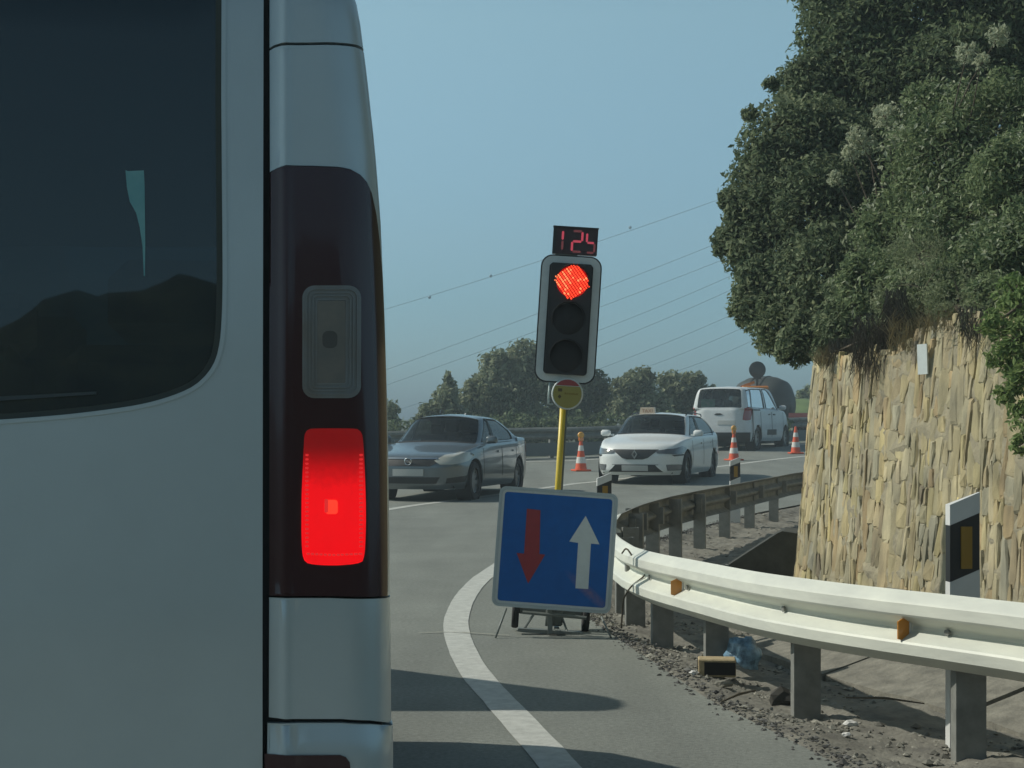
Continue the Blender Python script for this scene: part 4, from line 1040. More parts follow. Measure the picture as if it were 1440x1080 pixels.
# ------------------------------------------------------------------ temporary traffic light
SY = 10.8; SC = FPX/SY
base = at(785, 893, SY); base.z = 0
LEAN = R(3.6)
sig = thing('traffic_light', 'portable traffic light showing red, with countdown display and yellow disc on a yellow pole', 'traffic light', base, ry=LEAN)
ca, sa = math.cos(LEAN), math.sin(LEAN)
def sl(px, py):                           # pixel -> (x, z) in the leaning frame
    p = at(px, py, SY)-base; return (p.x*ca-p.z*sa, p.x*sa+p.z*ca)
def SM_(px, py, yoff=0.0):
    x, z = sl(px, py); return Matrix.Translation((x, yoff, z)) @ FRONT
px_ = 1/SC
mb = MB(); x0, z0 = sl(792.5, 560); x1, z1 = sl(786, 888)
mb.cyl((x0,0,z0+.1),(x0,0,.30),.0195,n=16); mb.build('pole', M['yellow'], sig, True)
mb = MB(); mb.cyl((x0,0,.42),(x0,0,.04),.027,n=16); mb.cyl((x0+.026,.01,z0+.1),(x0+.026,.01,.40),.006,n=8); mb.build('pole_sleeve', M['frame_grey'], sig, True)
B_ = SM_(799, 449)
outer_w, outer_h = 86*px_, 180*px_
mb = MB(); mb.prism(rrect(outer_w, outer_h, .075, 6), B_, -.03, -.006); mb.build('backboard', M['black_plastic'], sig)
def ring(name, w, h, r, t, M4, h0, h1, m, parent, n=6):
    a = rrect(w, h, r, n); b_ = rrect(w-2*t, h-2*t, max(.006, r-t), n); k = len(a)
    V = [M4 @ Vector((x,y,hh)) for hh in (h0,h1) for x,y in a]+[M4 @ Vector((x,y,hh)) for hh in (h0,h1) for x,y in b_]
    F = []
    for i in range(k):
        j = (i+1)%k
        F += [(k+i,k+j,3*k+j,3*k+i),(i,j,k+j,k+i),(2*k+i,3*k+i,3*k+j,2*k+j),(i,2*k+i,2*k+j,j)]
    return mesh_obj(name, [tuple(v) for v in V], F, m, parent)
ring('white_border', outer_w-.018, outer_h-.018, .068, .046, B_, -.0055, .004, M['sign_white'], sig)
I_ = SM_(803, 449.5)
mb = MB(); mb.prism(rrect(57*px_, 156*px_, .012, 3), B_, -.004, .035); head = mb.build('signal_head', M['black_plastic'], sig)
lx = 0.0
lensz = [0.236, 0.0, -0.236]
red_c = Matrix.Translation(B_.to_translation()) 
for k, v in enumerate(lensz):
    L_ = B_ @ Matrix.Translation((.010 if k == 0 else .0, v, .036))
    mb = MB(); mb.lathe([(.0001,.018),(.05,.015),(.085,.006),(.1,0)], L_, 28)
    ln = mb.build('lens', [M['led_glow'], M['black_matt'], M['black_matt']][k], head, True)
    mb = MB(); n_ = 22; V, F = [], []
    for i in range(n_+1):                 # hood over the lens
        a = R(200+ (-220)*i/n_) if False else R(-25+230*i/n_)
        for (rr, hh) in ((.108,0),(.108,.07*(.25+.75*max(0,math.sin(a)))),(.104,.07*(.25+.75*max(0,math.sin(a)))),(.104,0)): V.append(L_ @ Vector((rr*math.cos(a), rr*math.sin(a), hh)))
    for i in range(n_):
        for c_ in range(3): F.append((i*4+c_, (i+1)*4+c_, (i+1)*4+c_+1, i*4+c_+1))
    mesh_obj('hood', [tuple(v_) for v_ in V], F, M['black_matt'], head, True)
    if k == 0:                            # rows of lit diodes, slanted
        a_ = MB(); h_ = MB(); r_ = random.Random(3)
        ang = R(38)
        for i in range(-7, 8):
            for j in range(-7, 8):
                u, w_ = i*.0165, j*.0165
                x = u*math.cos(ang)-w_*math.sin(ang); y = u*math.sin(ang)+w_*math.cos(ang)
                if abs(u) > .098 or abs(w_) > .098 or math.hypot(x, y) > .110+r_.uniform(-.006,.012): continue
                zc = .013+.012*max(0,1-math.hypot(x,y)**2/.012)
                Ms = L_ @ Matrix.Translation((x, y, zc)) @ Matrix.Rotation(ang+R(90), 4, 'Z')
                sx_, sy_ = (.0072, .0054) if (i+j) % 2 else (.0062, .0046)
                (h_ if (x < -.012 and y > -.05 and (i % 2)) or r_.random() < .16 else a_).prism([(-sx_,-sy_),(sx_,-sy_),(sx_,sy_),(-sx_,sy_)], Ms, 0, .003)
        tag(a_.build('diodes', M['led'], ln), kind='stuff'); tag(h_.build('bright_diodes', M['led_hot'], ln), kind='stuff')
# countdown box in two panels
C_ = SM_(809, 339); bw, bh = 63*px_, 38*px_
mb = MB(); mb.prism(rrect(bw, bh, .004, 1), C_, -.06, .0); cd = mb.build('countdown_display', M['screen'], sig)
mb = MB(); mb.prism(rrect(.020, bh-.002, .002, 1, cx=-bw/2+.010), C_, .0005, .012); mb.prism(rrect(bw+.006, .008, .002, 1, cy=bh/2), C_, -.05, .014); mb.build('display_frame', M['black_plastic'], cd)
mb = MB(); mb.box(Vector(C_.to_translation())+Vector((-.05,.03,-bh/2-.012)), (.14,.04,.03)); mb.build('display_bracket', M['frame_grey'], sig)
def seg7(cx, cy, w, h, on, t=.011, sk=.03):
    S = {'a':((-w/2,h/2),(w/2,h/2)),'b':((w/2,h/2),(w/2,0)),'c':((w/2,0),(w/2,-h/2)),'d':((-w/2,-h/2),(w/2,-h/2)),'e':((-w/2,0),(-w/2,-h/2)),'f':((-w/2,h/2),(-w/2,0)),'g':((-w/2,0),(w/2,0))}
    a, d = MB(), MB()
    for k, ((xa,ya),(xb_,yb)) in S.items():
        v = Vector((xb_-xa, yb-ya)); L = v.length-.006; v.normalize(); nrm = Vector((-v.y, v.x))*t/2; c = Vector(((xa+xb_)/2+cx, (ya+yb)/2+cy)); e_ = v*L/2
        P = [c-e_, c-e_*.82+nrm, c+e_*.82+nrm, c+e_, c+e_*.82-nrm, c-e_*.82-nrm]
        if k in on: (a if on[k] else d).prism([(p.x,p.y) for p in P], C_, .0006, .004)
    if a.v: a.build('digit', M['digit'], cd)
    if d.v: d.build('digit', M['digit_dim'], cd)
seg7(-.108, 0, .055, .125, {'b':1,'c':0}, t=.014)
seg7(.012, -.002, .062, .130, {'a':0,'b':1,'g':1,'e':1,'d':0}, t=.014)
seg7(.098, -.006, .050, .125, {'f':1,'g':1,'c':0,'d':0}, t=.013)
# disc
D_ = SM_(797.5, 554, -.045)
mb = MB(); mb.lathe([(.0001,0),(.096,0),(.100,-.006),(.100,-.030),(.0001,-.030)], D_, 32); disc = mb.build('disc', M['sign_white'], sig, auto=40)
def seg_poly(r, y0, top=True, n=24):
    a0 = math.asin(y0/r); rng_ = np.linspace(a0, math.pi-a0, n) if top else np.linspace(math.pi-a0, 2*math.pi+a0, n)
    return [(r*math.cos(a), r*math.sin(a)) for a in rng_]
mb = MB(); mb.prism(seg_poly(.090, .052), D_, .0005, .003); mb.build('red_field', M['red_disc'], disc)
mb = MB(); mb.prism(seg_poly(.090, .048, False), D_, .0005, .003); mb.build('yellow_field', M['yellow_disc'], disc)
mb = MB(); mb.prism([(-.060,.012),(-.034,.012),(-.034,.032),(-.060,.032)], D_, .0032, .005)
mb.prism([(-.048,-.034),(-.036,-.020),(-.048,-.006),(-.060,-.020)], D_, .0032, .005); mb.build('printed_mark', M['mark_dark'], disc)
mb = MB()
for i in range(7): mb.prism([(-.018+i*.0125,-.004),(-.009+i*.0125,-.004),(-.009+i*.0125,.008-(i%2)*.003),(-.018+i*.0125,.008-(i%3)*.002)], D_, .0032, .0042)
mb.build('printed_line', mat('olive_print', (.22,.15,.02), .6), disc)
mb = MB(); p = sl(773, 538); mb.tube([(p[0],-.01,p[1]),(p[0]-.002,-.02,p[1]-.07),(p[0],-.02,p[1]-.135),(p[0]+.03,-.02,p[1]-.135)], .0065, 6); mb.build('cable', M['cable'], sig, True)
# trolley under the light: axle, tyres, frame
for px, y1 in ((723.5, 892), (823.5, 894)):
    p = at(px, 876, SY)-base; W = Matrix.Translation((p.x, .12, .105)) @ Matrix.Rotation(math.pi/2,4,'Y')
    mb = MB(); mb.lathe([(.055,-.022),(.098,-.022),(.105,-.012),(.105,.012),(.098,.022),(.055,.022)], W, 20, closed=True); w_ = mb.build('wheel', M['tyre'], sig, True)
    mb = MB(); mb.lathe([(.0001,.012),(.054,.012),(.054,-.012),(.0001,-.012)], W, 16); mb.build('hub', M['frame_grey'], w_)
xa, xb_ = (at(728,876,SY)-base).x, (at(819,876,SY)-base).x
mb = MB(); mb.box(((xa+xb_)/2, .12, .125), (xb_-xa, .05, .06), bev=.008); mb.box((-.02,.06,.10),(.09,.09,.12),bev=.01)
mb.tube([(xa+.10,.05,.11),(xa+.04,-.05,.02)], .008, 6); mb.tube([(xb_-.14,.05,.11),(xb_-.10,-.05,.02)], .008, 6)
mb.box(((xa+xb_)/2-.01,-.06,.014),(xb_-xa-.02,.07,.020)); mb.box((-.01,.0,.02),(.03,.30,.02)); mb.build('trolley_frame', M['frame_grey'], sig)

# ------------------------------------------------------------------ blue sign in front of it
PY = 10.62; SC2 = FPX/PY
cpt = at(780.5, 773, PY); SG = R(4.15)
bs = Vector((cpt.x-.03, PY, 0.0))
sgn_ = thing('priority_sign', 'square blue sign with red down arrow and white up arrow, leaning on the verge line', 'road sign', bs)
Ms = Matrix.Translation(cpt-bs) @ Matrix.Rotation(SG, 4, 'Y') @ Matrix.Rotation(R(-4), 4, 'X') @ FRONT
def sp2(px, py):
    x, z = (px-780.5)/SC2, -(py-773)/SC2; return (x*math.cos(SG)-z*math.sin(SG), x*math.sin(SG)+z*math.cos(SG))
w_, h_ = 167.5/SC2, 168.5/SC2
mb = MB(); mb.prism(rrect(w_, h_, .045, 6), Ms, -.028, .0); pan = mb.build('sign_plate', M['sign_edge'], sgn_)
ring('raised_rim', w_, h_, .045, .020, Ms, .0005, .010, M['sign_edge'], pan)
ring('white_margin', w_-.041, h_-.041, .030, .014, Ms, .0003, .002, M['sign_white'], pan)
mb = MB(); mb.prism(rrect(w_-.070, h_-.070, .020, 5), Ms, .0005, .003); mb.build('blue_face', M['sign_blue'], pan)
def arrow(pts, m, nm='arrow'):
    mb = MB(); mb.prism([sp2(*p) for p in pts], Ms, .0035, .0055); mb.build(nm, m, pan)
arrow([(741,715.5),(760,717.5),(758.5,779),(766.5,780),(742.5,820.5),(726.5,777.5),(737,778.5)], M['sign_red'])
arrow([(823.7,725.5),(843,765.5),(831,764.5),(827,828),(809,827),(813,763.5),(800.5,761.5)], M['sign_white'])
n, l = M['sign_blue'].node_tree.nodes, M['sign_blue'].node_tree.links      # a pink streak low on the right
b = n['Principled BSDF']; src = b.inputs['Base Color'].links[0].from_socket
tc = n.new('ShaderNodeTexCoord'); mp = n.new('ShaderNodeMapping'); cs_ = Ms @ Vector((sp2(828,833)[0], sp2(828,833)[1], 0))
mp.vector_type = 'TEXTURE'; mp.inputs['Location'].default_value = cs_; mp.inputs['Rotation'].default_value = (0, R(42), 0); mp.inputs['Scale'].default_value = (.21, .3, .038)
gr = n.new('ShaderNodeTexGradient'); gr.gradient_type = 'SPHERICAL'
nz = n.new('ShaderNodeTexNoise'); nz.inputs['Scale'].default_value = 60; nz.inputs['Detail'].default_value = 6
l.new(tc.outputs['Object'], mp.inputs[0]); l.new(mp.outputs[0], gr.inputs[0]); l.new(tc.outputs['Object'], nz.inputs[0])
mu = n.new('ShaderNodeMath'); mu.operation = 'MULTIPLY'; l.new(gr.outputs['Fac'], mu.inputs[0]); l.new(nz.outputs['Fac'], mu.inputs[1])
mx = n.new('ShaderNodeMixRGB'); mx.inputs[2].default_value = (.30,.17,.20,1); l.new(mu.outputs[0], mx.inputs[0]); l.new(src, mx.inputs[1]); l.new(mx.outputs[0], b.inputs['Base Color'])
zt_ = .24
for (px0, py0, px1, py1, yo) in ((712,856,697,893,-.10),(846,868,858,893,-.10)):
    a, b2 = at(px0,py0,PY)-bs, at(px1,py1,PY)-bs; mb = MB(); mb.tube([(a.x,.02,a.z),(b2.x,yo,.006)], .007, 6); mb.build('leg', M['frame_grey'], sgn_, True)
mb = MB(); a, b2 = at(735,862,PY)-bs, at(825,870,PY)-bs
mb.tube([(a.x,.04,a.z),(b2.x,.04,b2.z)], .012, 6); mb.box((.0,.05,.14),(.03,.03,.26)); mb.tube([(.0,.05,.25),(.0,.30,.02)],.010,6); mb.build('back_frame', M['frame_grey'], sgn_)

# ------------------------------------------------------------------ delineator posts
def delineator(name, label, pos, h, yaw, flip=1, w=.135, group='black banded delineator posts by the rails'):
    t = thing(name, label, 'delineator', pos, yaw, group=group)
    def sect(z0a, z1a, z0b, z1b, m, nm, o=0.0):
        # front plate and left flange between two slanted cuts; a = left edge, b = right edge
        x0, x1 = -w/2-o, w/2+o; y = -o; d = .055
        V = [(x0,y,z0a),(x1,y,z0b),(x1,y,z1b),(x0,y,z1a),(x0,y+d+o,z0a-.0),(x1,y+.02,z0b),(x1,y+.02,z1b),(x0,y+d+o,z1a)]
        F = [(0,1,2,3),(5,4,7,6),(1,5,6,2),(4,0,3,7),(3,2,6,7),(1,0,4,5)]
        return mesh_obj(nm, V, F, m, t)
    k = h/1.05; s = .055
    sect(-.05, .67*k, -.05, .67*k+s, M['white_plastic'], 'shaft')
    bd = sect(.6705*k, .912*k, .6705*k+s, .912*k+s, M['black_plastic'], 'black_band', -.001)
    sect(.9125*k, 1.0*k, .9125*k+s, 1.0*k+s, M['white_plastic'], 'cap')
    mb = MB(); mb.box((.006,-.0025,.79*k+.028),(.050,.006,.18*k)); mb.build('reflector', M['amber_dark'], bd)
    return t
delineator('delineator_post', 'nearest white post with black band and amber panel, behind the right foreground rail', at(1357,850,7.42)*1.0-Vector((0,0,at(1357,850,7.42).z+.04)), 1.07, R(6))
delineator('delineator_post', 'white post with black amber band in front of the cone beside the taxi', Vector((farp(1034,22.6)[0],22.6,0)), .84, R(2))
delineator('delineator_post', 'white post with black amber band peeping over the top of the blue sign', Vector((farp(850,15.9)[0],15.9,0)), .84, R(4))

# ------------------------------------------------------------------ cones
def cone(label, px, d, lamp=True, seed=0, rz=.3):
    x = (px-720)*d/FPX; t = thing('traffic_cone', label, 'traffic cone', (x, d, gzf(x,d)), rz)
    mb = MB(); mb.box((0,0,.02),(.37,.37,.04),bev=.012); mb.build('base', M['cone_orange'], t)
    H = .74 if not lamp else .70
    r = lambda z: .135-.105*(z-.04)/(H-.04)
    cuts = [.04,.18,.32,.46,.58,H]
    for k in range(5):
        a, b2 = cuts[k], cuts[k+1]; o = .0025 if k % 2 else 0
        mb = MB(); prof_ = [(r(a)+o,a),(r(b2)+o,b2)]
        if k == 4: prof_.append((.001, b2+.005))
        mb.lathe(prof_, n=24); mb.build('cone_body' if k % 2 == 0 else 'white_band', M['cone_orange'] if k % 2 == 0 else M['cone_white'], t, auto=40)
    if lamp:
        mb = MB(); mb.box((0,0,H+.02),(.11,.07,.09),bev=.015); lb = mb.build('warning_lamp', M['lamp_orange'], t)
        mb = MB(); W = Matrix.Translation((0,0,H+.115)) @ Matrix.Rotation(math.pi/2,4,'X'); mb.lathe([(.001,-.045),(.05,-.04),(.075,-.022),(.075,.022),(.05,.04),(.001,.045)], W, 18); mb.build('lamp_lens', M['lamp_yellow'], lb, True)
    return t
cone('red and white cone with a lamp, between the yellow pole and the taxi', 817, 38.6)
cone('red and white cone with an amber lamp, between the taxi and the people carrier', 1032, 43.2, rz=.5)
cone('plain red and white cone without a lamp, right of the people carrier', 1119, 46.6, False, rz=.1)

# ------------------------------------------------------------------ cars
def pchip_w(vals, xq):                    # monotone cubic through control values at 0,1,2..; vals (K, ...)
    v = np.asarray(vals, float); K = len(v); d = np.diff(v, axis=0)
    m = np.zeros_like(v)
    a, b_ = d[:-1], d[1:]; pos = (a*b_) > 0
    m[1:-1] = np.where(pos, 2*a*b_/np.where(pos, a+b_, 1), 0); m[0] = d[0]; m[-1] = d[-1]
    return v, d, m
class Body:
    def __init__(s, rings, symm=(True, True)):
        s.G = np.array(rings, float)      # (R, C, 3)
        s.nr, s.nc = s.G.shape[:2]
        G = s.G; L = G[:, 1:4][:, ::-1]*np.array([-1,1,1]); Rr = G[:, -4:-1][:, ::-1]*np.array([-1,1,1])
        s.E = np.concatenate([L, G, Rr], 1); s.pad = 3      # mirrored columns at both ends
        s.v, s.d, s.m = pchip_w(np.moveaxis(s.E, 1, 0), None)
    def __call__(s, t, v):
        t = np.asarray(t, float)+s.pad; v = np.asarray(v, float)
        K = s.v.shape[0]; i = np.clip(np.floor(t).astype(int), 0, K-2); f = (t-i)[:,None,None]
        h00 = 2*f**3-3*f**2+1; h10 = f**3-2*f**2+f; h01 = -2*f**3+3*f**2; h11 = f**3-f**2
        C = h00*s.v[i]+h10*s.m[i]+h01*s.v[i+1]+h11*s.m[i+1]          # (n, R, 3)
        d = np.diff(C, axis=1); m = np.zeros_like(C); a, b_ = d[:, :-1], d[:, 1:]; pos = (a*b_) > 0
        m[:, 1:-1] = np.where(pos, 2*a*b_/np.where(pos, a+b_, 1), 0); m[:, 0] = d[:, 0]; m[:, -1] = d[:, -1]
        v = np.clip(v, 0, s.nr-1); j = np.clip(np.floor(v).astype(int), 0, s.nr-2); f = (v-j)[:,None]; k = np.arange(len(v))
        h00 = 2*f**3-3*f**2+1; h10 = f**3-2*f**2+f; h01 = -2*f**3+3*f**2; h11 = f**3-f**2
        return h00*C[k,j]+h10*m[k,j]+h01*C[k,j+1]+h11*m[k,j+1]
    def fmap(s, t, v):
        e_ = .02; P = s(t, v); A = s(t+e_, v)-s(t-e_, v)
        vm = np.clip(v-e_, 0, s.nr-1); vp_ = np.clip(v+e_, 0, s.nr-1); B = s(t, vp_)-s(t, vm)
        N = np.cross(A, B); L = np.linalg.norm(N, axis=1, keepdims=True); N = N/(L+1e-12)
        c = np.array([0, s.G[0,:,1].mean(), .6]); q = P-c; flip = np.sum(N*q, 1) < 0; N[flip] *= -1
        return P, N
    def table(s, region, key):
        if not hasattr(s, '_tb'): s._tb = {}
        if region not in s._tb:
            t0, t1, v0, v1 = region; T, V = np.meshgrid(np.linspace(t0,t1,260), np.linspace(v0,v1,160), indexing='ij')
            s._tb[region] = (T.ravel(), V.ravel(), s(T.ravel(), V.ravel()))
        return s._tb[region]
    def inv(s, pts, region, ax=(1,2)):
        T, V, P = s.table(region, None); out = []
        for a, b_ in pts:
            i = int(np.argmin((P[:,ax[0]]-a)**2+(P[:,ax[1]]-b_)**2)); out.append((float(T[i]), float(V[i])))
        return out
def rings_for(p):
    L, w, H = p['L'], p['w'], p['H']; g = lambda k, d: p.get(k, d)
    zs, zf, zc, yc, yrf, yrr, yrw, zrw, zt_ = p['zs'], p['zf'], p['zc'], p['yc'], p['yrf'], p['yrr'], p['yrw'], p['zrw'], p['zt']
    belt, gw, rw = p['belt'], p['gw'], p['rw']; nose, tail = p.get('nose',.10), p.get('tail',.06)
    fx = [0,.42,.74,.93,.99,1,1,.99,.95,.78,.45,0]
    ys = [0,.03,.15,.50,yc+.10,(yc+yrr)/2+.10,yrr-.25 if yrw-yrr<.5 else yrr+.25, L-1.0,L-.40,L-.10,L-.02,L]
    R_ = []
    def ring(xs, y, z): return [(x*w, yy, zz) for x, yy, zz in zip(xs, y, z)]
    R_.append(ring([x*.93 for x in fx], [y+(.10 if i < 3 else (-.10 if i > 8 else 0)) for i, y in enumerate(ys)], [zs]*12))
    R_.append(ring([x*.985 for x in fx], [y+(.01 if i < 3 else (-.01 if i > 8 else 0)) for i, y in enumerate(ys)], [zs+.12]*12))
    R_.append(ring(fx, ys, [.55]*12))
    sx = [0,.40,.70,.885,.955,.965,.965,.955,.92,.75,.42,0]
    sy = [nose,nose+.03,nose+.15,.55]+ys[4:8]+[L-.42,L-.12-tail*.5,L-tail,L-tail]
    bz = [zf,zf,zf+.0,zf+.06,belt-.03,belt,belt+.02,zt_-.02 if yrw-yrr > .5 else belt+.05,zt_,zt_,zt_,zt_]
    R_.append(ring(sx, sy, bz))
    g4 = [0,.40*gw,.76*gw,.90*gw,.97*gw,gw,gw,.985*gw,.93*gw,.74*gw,.42*gw,0]
    y4 = [yc,yc+.02,yc+.10,yc+.20,yc+.36,(yc+yrr)/2+.12,ys[6],yrw-.22,yrw-.10,yrw-.03,yrw,yrw]
    z4 = [zc+.02,zc+.015,zc,zc-.01,belt+.01,belt+.03,belt+.05,max(belt+.06,min(zrw,belt+.1)),zrw,zrw,zrw+.01,zrw+.01]
    R_.append(ring(g4, y4, z4))
    g5 = [0,.40*rw,.80*rw,.93*rw,.98*rw,rw,rw,.98*rw,.93*rw,.80*rw,.42*rw,0]
    y5 = [yrf,yrf+.015,yrf+.06,yrf+.14,yrf+.30,(yc+yrr)/2+.15,yrr-.45 if yrw-yrr > .5 else yrr-.5,yrr-.20,yrr-.08,yrr-.02,yrr,yrr]
    z5 = [H-.035,H-.04,H-.065,H-.085,H-.07,H-.065,H-.075,H-.10,H-.09,H-.075,H-.06,H-.055]
    R_.append(ring(g5, y5, z5))
    ym = (yrf+yrr)/2; y6 = [ym-.5+ .09*i for i in range(12)]
    R_.append([(0, yy, H) for yy in y6])
    return R_
def build_car(name, label, cat, p, loc, rz, paint, group=None, sedan=True, glass='glass', wheel_r=.315, detail=None):
    root = thing(name, label, cat, loc, rz, group=group)
    B = Body(rings_for(p)); fm = B.fmap; S = p.get('res', .16)
    SIDE = (2.6, 8.6, 0, 3.0); FR = (0, 3.9, 0, 4.0); RE = (7.5, 11, 0, 4.0)
    wf, wr_ = p['wf'], p['wr']; ra = wheel_r+.055
    ex = []
    for wy in (wf, wr_):
        ex.append(B.inv([(wy+ra*math.cos(a), wheel_r+ra*math.sin(a)) for a in np.linspace(-.25, math.pi+.25, 30)], SIDE))
    def keep(C):
        k = np.ones(len(C), bool)
        for wy in (wf, wr_): k &= ~((np.hypot(C[:,1]-wy, C[:,2]-wheel_r) < ra) & (np.abs(C[:,0]) > p['w']*.5) & (C[:,2] < wheel_r+ra))
        return k
    t1, t2 = p.get('win_t', (4.22, 6.5))
    def rr2(t0, t1_, v0, v1, r=.12): return rrect(t1_-t0, v1-v0, min(r, (t1_-t0)/3), 4, (t0+t1_)/2, (v0+v1)/2)
    wind = [(0,4.05),(3.0,4.05),(3.18,4.12),(3.22,4.86),(3.05,4.95),(0,4.95)]
    rearw = p.get('rear_win') or [(11,4.10),(8.75,4.10),(8.55,4.2),(8.5,4.82),(8.7,4.92),(11,4.92)]
    sidew = p.get('side_win') or [[(4.12,4.10),(4.95,4.10),(4.95,4.92),(4.45,4.92)], [(5.07,4.10),(6.0,4.10),(6.0,4.9),(5.07,4.92)]]
    body = patch([(0,0),(11,0),(11,5.9999),(0,5.9999)], fm, S, S, holes=[wind, rearw]+sidew, name='body', mat=paint, parent=root, keep=keep, extra=ex, mirror=True, rim=.02)
    gl = M[glass]
    mir = lambda P: P+[(-a, b_) for a, b_ in reversed(P)]
    def wpatch(poly, nm, m, **k): return patch(poly, fm, .25, .15, name=nm, mat=m, parent=root, **k)
    ws = offset_poly(wind+[(-a, b_) for a, b_ in reversed(wind[1:-1])], -.03); ws = [(a, b_) for a, b_ in [q for q in wind if q[0] > 0]+[(-q[0], q[1]) for q in reversed([q for q in wind if q[0] > 0])]]
    wpatch(offset_poly(ws, -.03), 'windscreen', gl, off=-.008)
    rw_ = [q for q in rearw if q[0] < 11]; rw_ = rw_+[(22-q[0], q[1]) for q in reversed(rw_)]
    wpatch(offset_poly(rw_, -.03), 'rear_window', M[p.get('rear_glass', glass)], off=-.008)
    for sw in sidew: 
        for sg in (1,-1):
            o = wpatch(offset_poly(sw, -.02), 'side_window', M[p.get('side_glass', glass)], off=-.008)
            if sg < 0:
                for v_ in o.data.vertices: v_.co.x *= -1
    for sw in sidew: patch(offset_poly(sw,-.035), fm, .25, .2, holes=[offset_poly(sw,.02)], name='window_trim', mat=M['black_matt'], parent=root, off=.003, mirror=True)
    patch(offset_poly(ws,-.03), fm, .25, .2, holes=[offset_poly(ws,.03)], name='windscreen_seal', mat=M['black_matt'], parent=root, off=.003)
    for wy in (wf, wr_):
        for sx in (1,-1): wheel(root, sx*(p['w']-.13), wy, wheel_r, out=sx, spokes=p.get('spokes',7))
    # wheel housings, floor, cabin
    mb = MB()
    mb.box((0, p['L']/2, .30), (p['w']*1.55, p['L']-.5, .16)); mb.build('underbody', M['black_matt'], root)
    for wy in (wf, wr_):
        for sx in (1,-1):
            mb = MB(); W = Matrix.Translation((sx*(p['w']-.16), wy, wheel_r)) @ Matrix.Rotation(math.pi/2,4,'Y'); mb.lathe([(ra+.01,-.12),(ra+.01,.12)], W, 24)
            W2 = Matrix.Translation((sx*(p['w']-.28), wy, wheel_r)) @ Matrix.Rotation(math.pi/2,4,'Y'); mb.lathe([(.001,0),(ra+.01,0)], W2, 24)
            mb.build('wheel_arch', M['black_matt'], root)
    zf = p.get('floor', .32); 
    for x in (-.36,.36):
        seat(root, x, p['yc']+1.05, zf, -1); seat(root, x, p['yc']+1.95, zf+.03, -1)
    mb = MB(); mb.box((0, p['yc']+.30, p['belt']-.12), (p['w']*1.5,.42,.20), bev=.05); mb.build('dashboard', M['interior'], root)
    mb = MB(); mb.lathe([(.165,-.012),(.185,0),(.165,.012),(.150,0)], Matrix.Translation((.36,p['yc']+.62,p['belt']-.02)) @ Matrix.Rotation(R(65),4,'X'), 20, closed=True); mb.build('steering_wheel', M['interior'], root, True)
    # door gaps
    for yy in p['doors']:
        g_ = B.inv([(yy-.005,.36),(yy-.005,.5),(yy-.005,.7),(yy-.005,p['belt']-.06)], SIDE)
        poly = g_+[(a+.022, b_) for a, b_ in reversed(g_)]
        patch(poly, fm, .3, .2, name='door_gap', mat=M['gap'], parent=root, off=.002, mirror=True)
    for yy in p.get('handles', ()):
        h_ = B.inv([(yy,p['belt']-.15),(yy+.17,p['belt']-.15),(yy+.17,p['belt']-.115),(yy,p['belt']-.115)], SIDE)
        patch(h_, fm, .1, .1, name='door_handle', mat=paint if not p.get('dark_handles') else M['black_plastic'], parent=root, off=.02, rim=.018, mirror=True)
    for sx in (1,-1):
        q = B(np.array([4.15]), np.array([3.9]))[0]; mb = MB(); mb.box((sx*(p['w']+.06), q[1]-.02, q[2]+.07), (.20,.11,.13), bev=.035); mb.box((sx*(p['w']-.04), q[1]+.01, q[2]+.03), (.12,.04,.04)); mb.build('wing_mirror', p.get('mirror_mat') or paint, root, auto=50)
    if detail: detail(root, B, fm, FR, SIDE, RE, patch)
    return root, B
def fr_patch(root, B, fm, reg, pts, m, nm, off=.008, rim=.012, mirror=True, su=.12, sv=.08, ax=(0,2)):
    return patch(B.inv(pts, reg, ax), fm, su, sv, name=nm, mat=m, parent=root, off=off, rim=rim, mirror=mirror)
def full(pts): return pts+[(-x, z) for x, z in reversed(pts) if x > 0]
def grille_poly(root, B, pts, m, nm, yoff=-.012, d=.03):
    """front-facing piece spanning the middle, set just proud of the nose surface"""
    T, V, P = B.table((0,3.9,0,4.0), None); sub = P
    su_, sv_ = .10, .06
    def f(x, z):
        ax_ = np.abs(x); i = [int(np.argmin((sub[:,0]-a)**2+(sub[:,2]-b_)**2)) for a, b_ in zip(ax_, z)]
        Pq, Nq = B.fmap(T[i], V[i]); Pq = Pq.copy(); Pq[:,0] = x; Pq[:,2] = z; Nq = Nq.copy(); Nq[:,0] *= np.sign(x)+(x==0); return Pq, Nq
    return patch(pts, f, su_, sv_, name=nm, mat=m, parent=root, off=-yoff, rim=d)

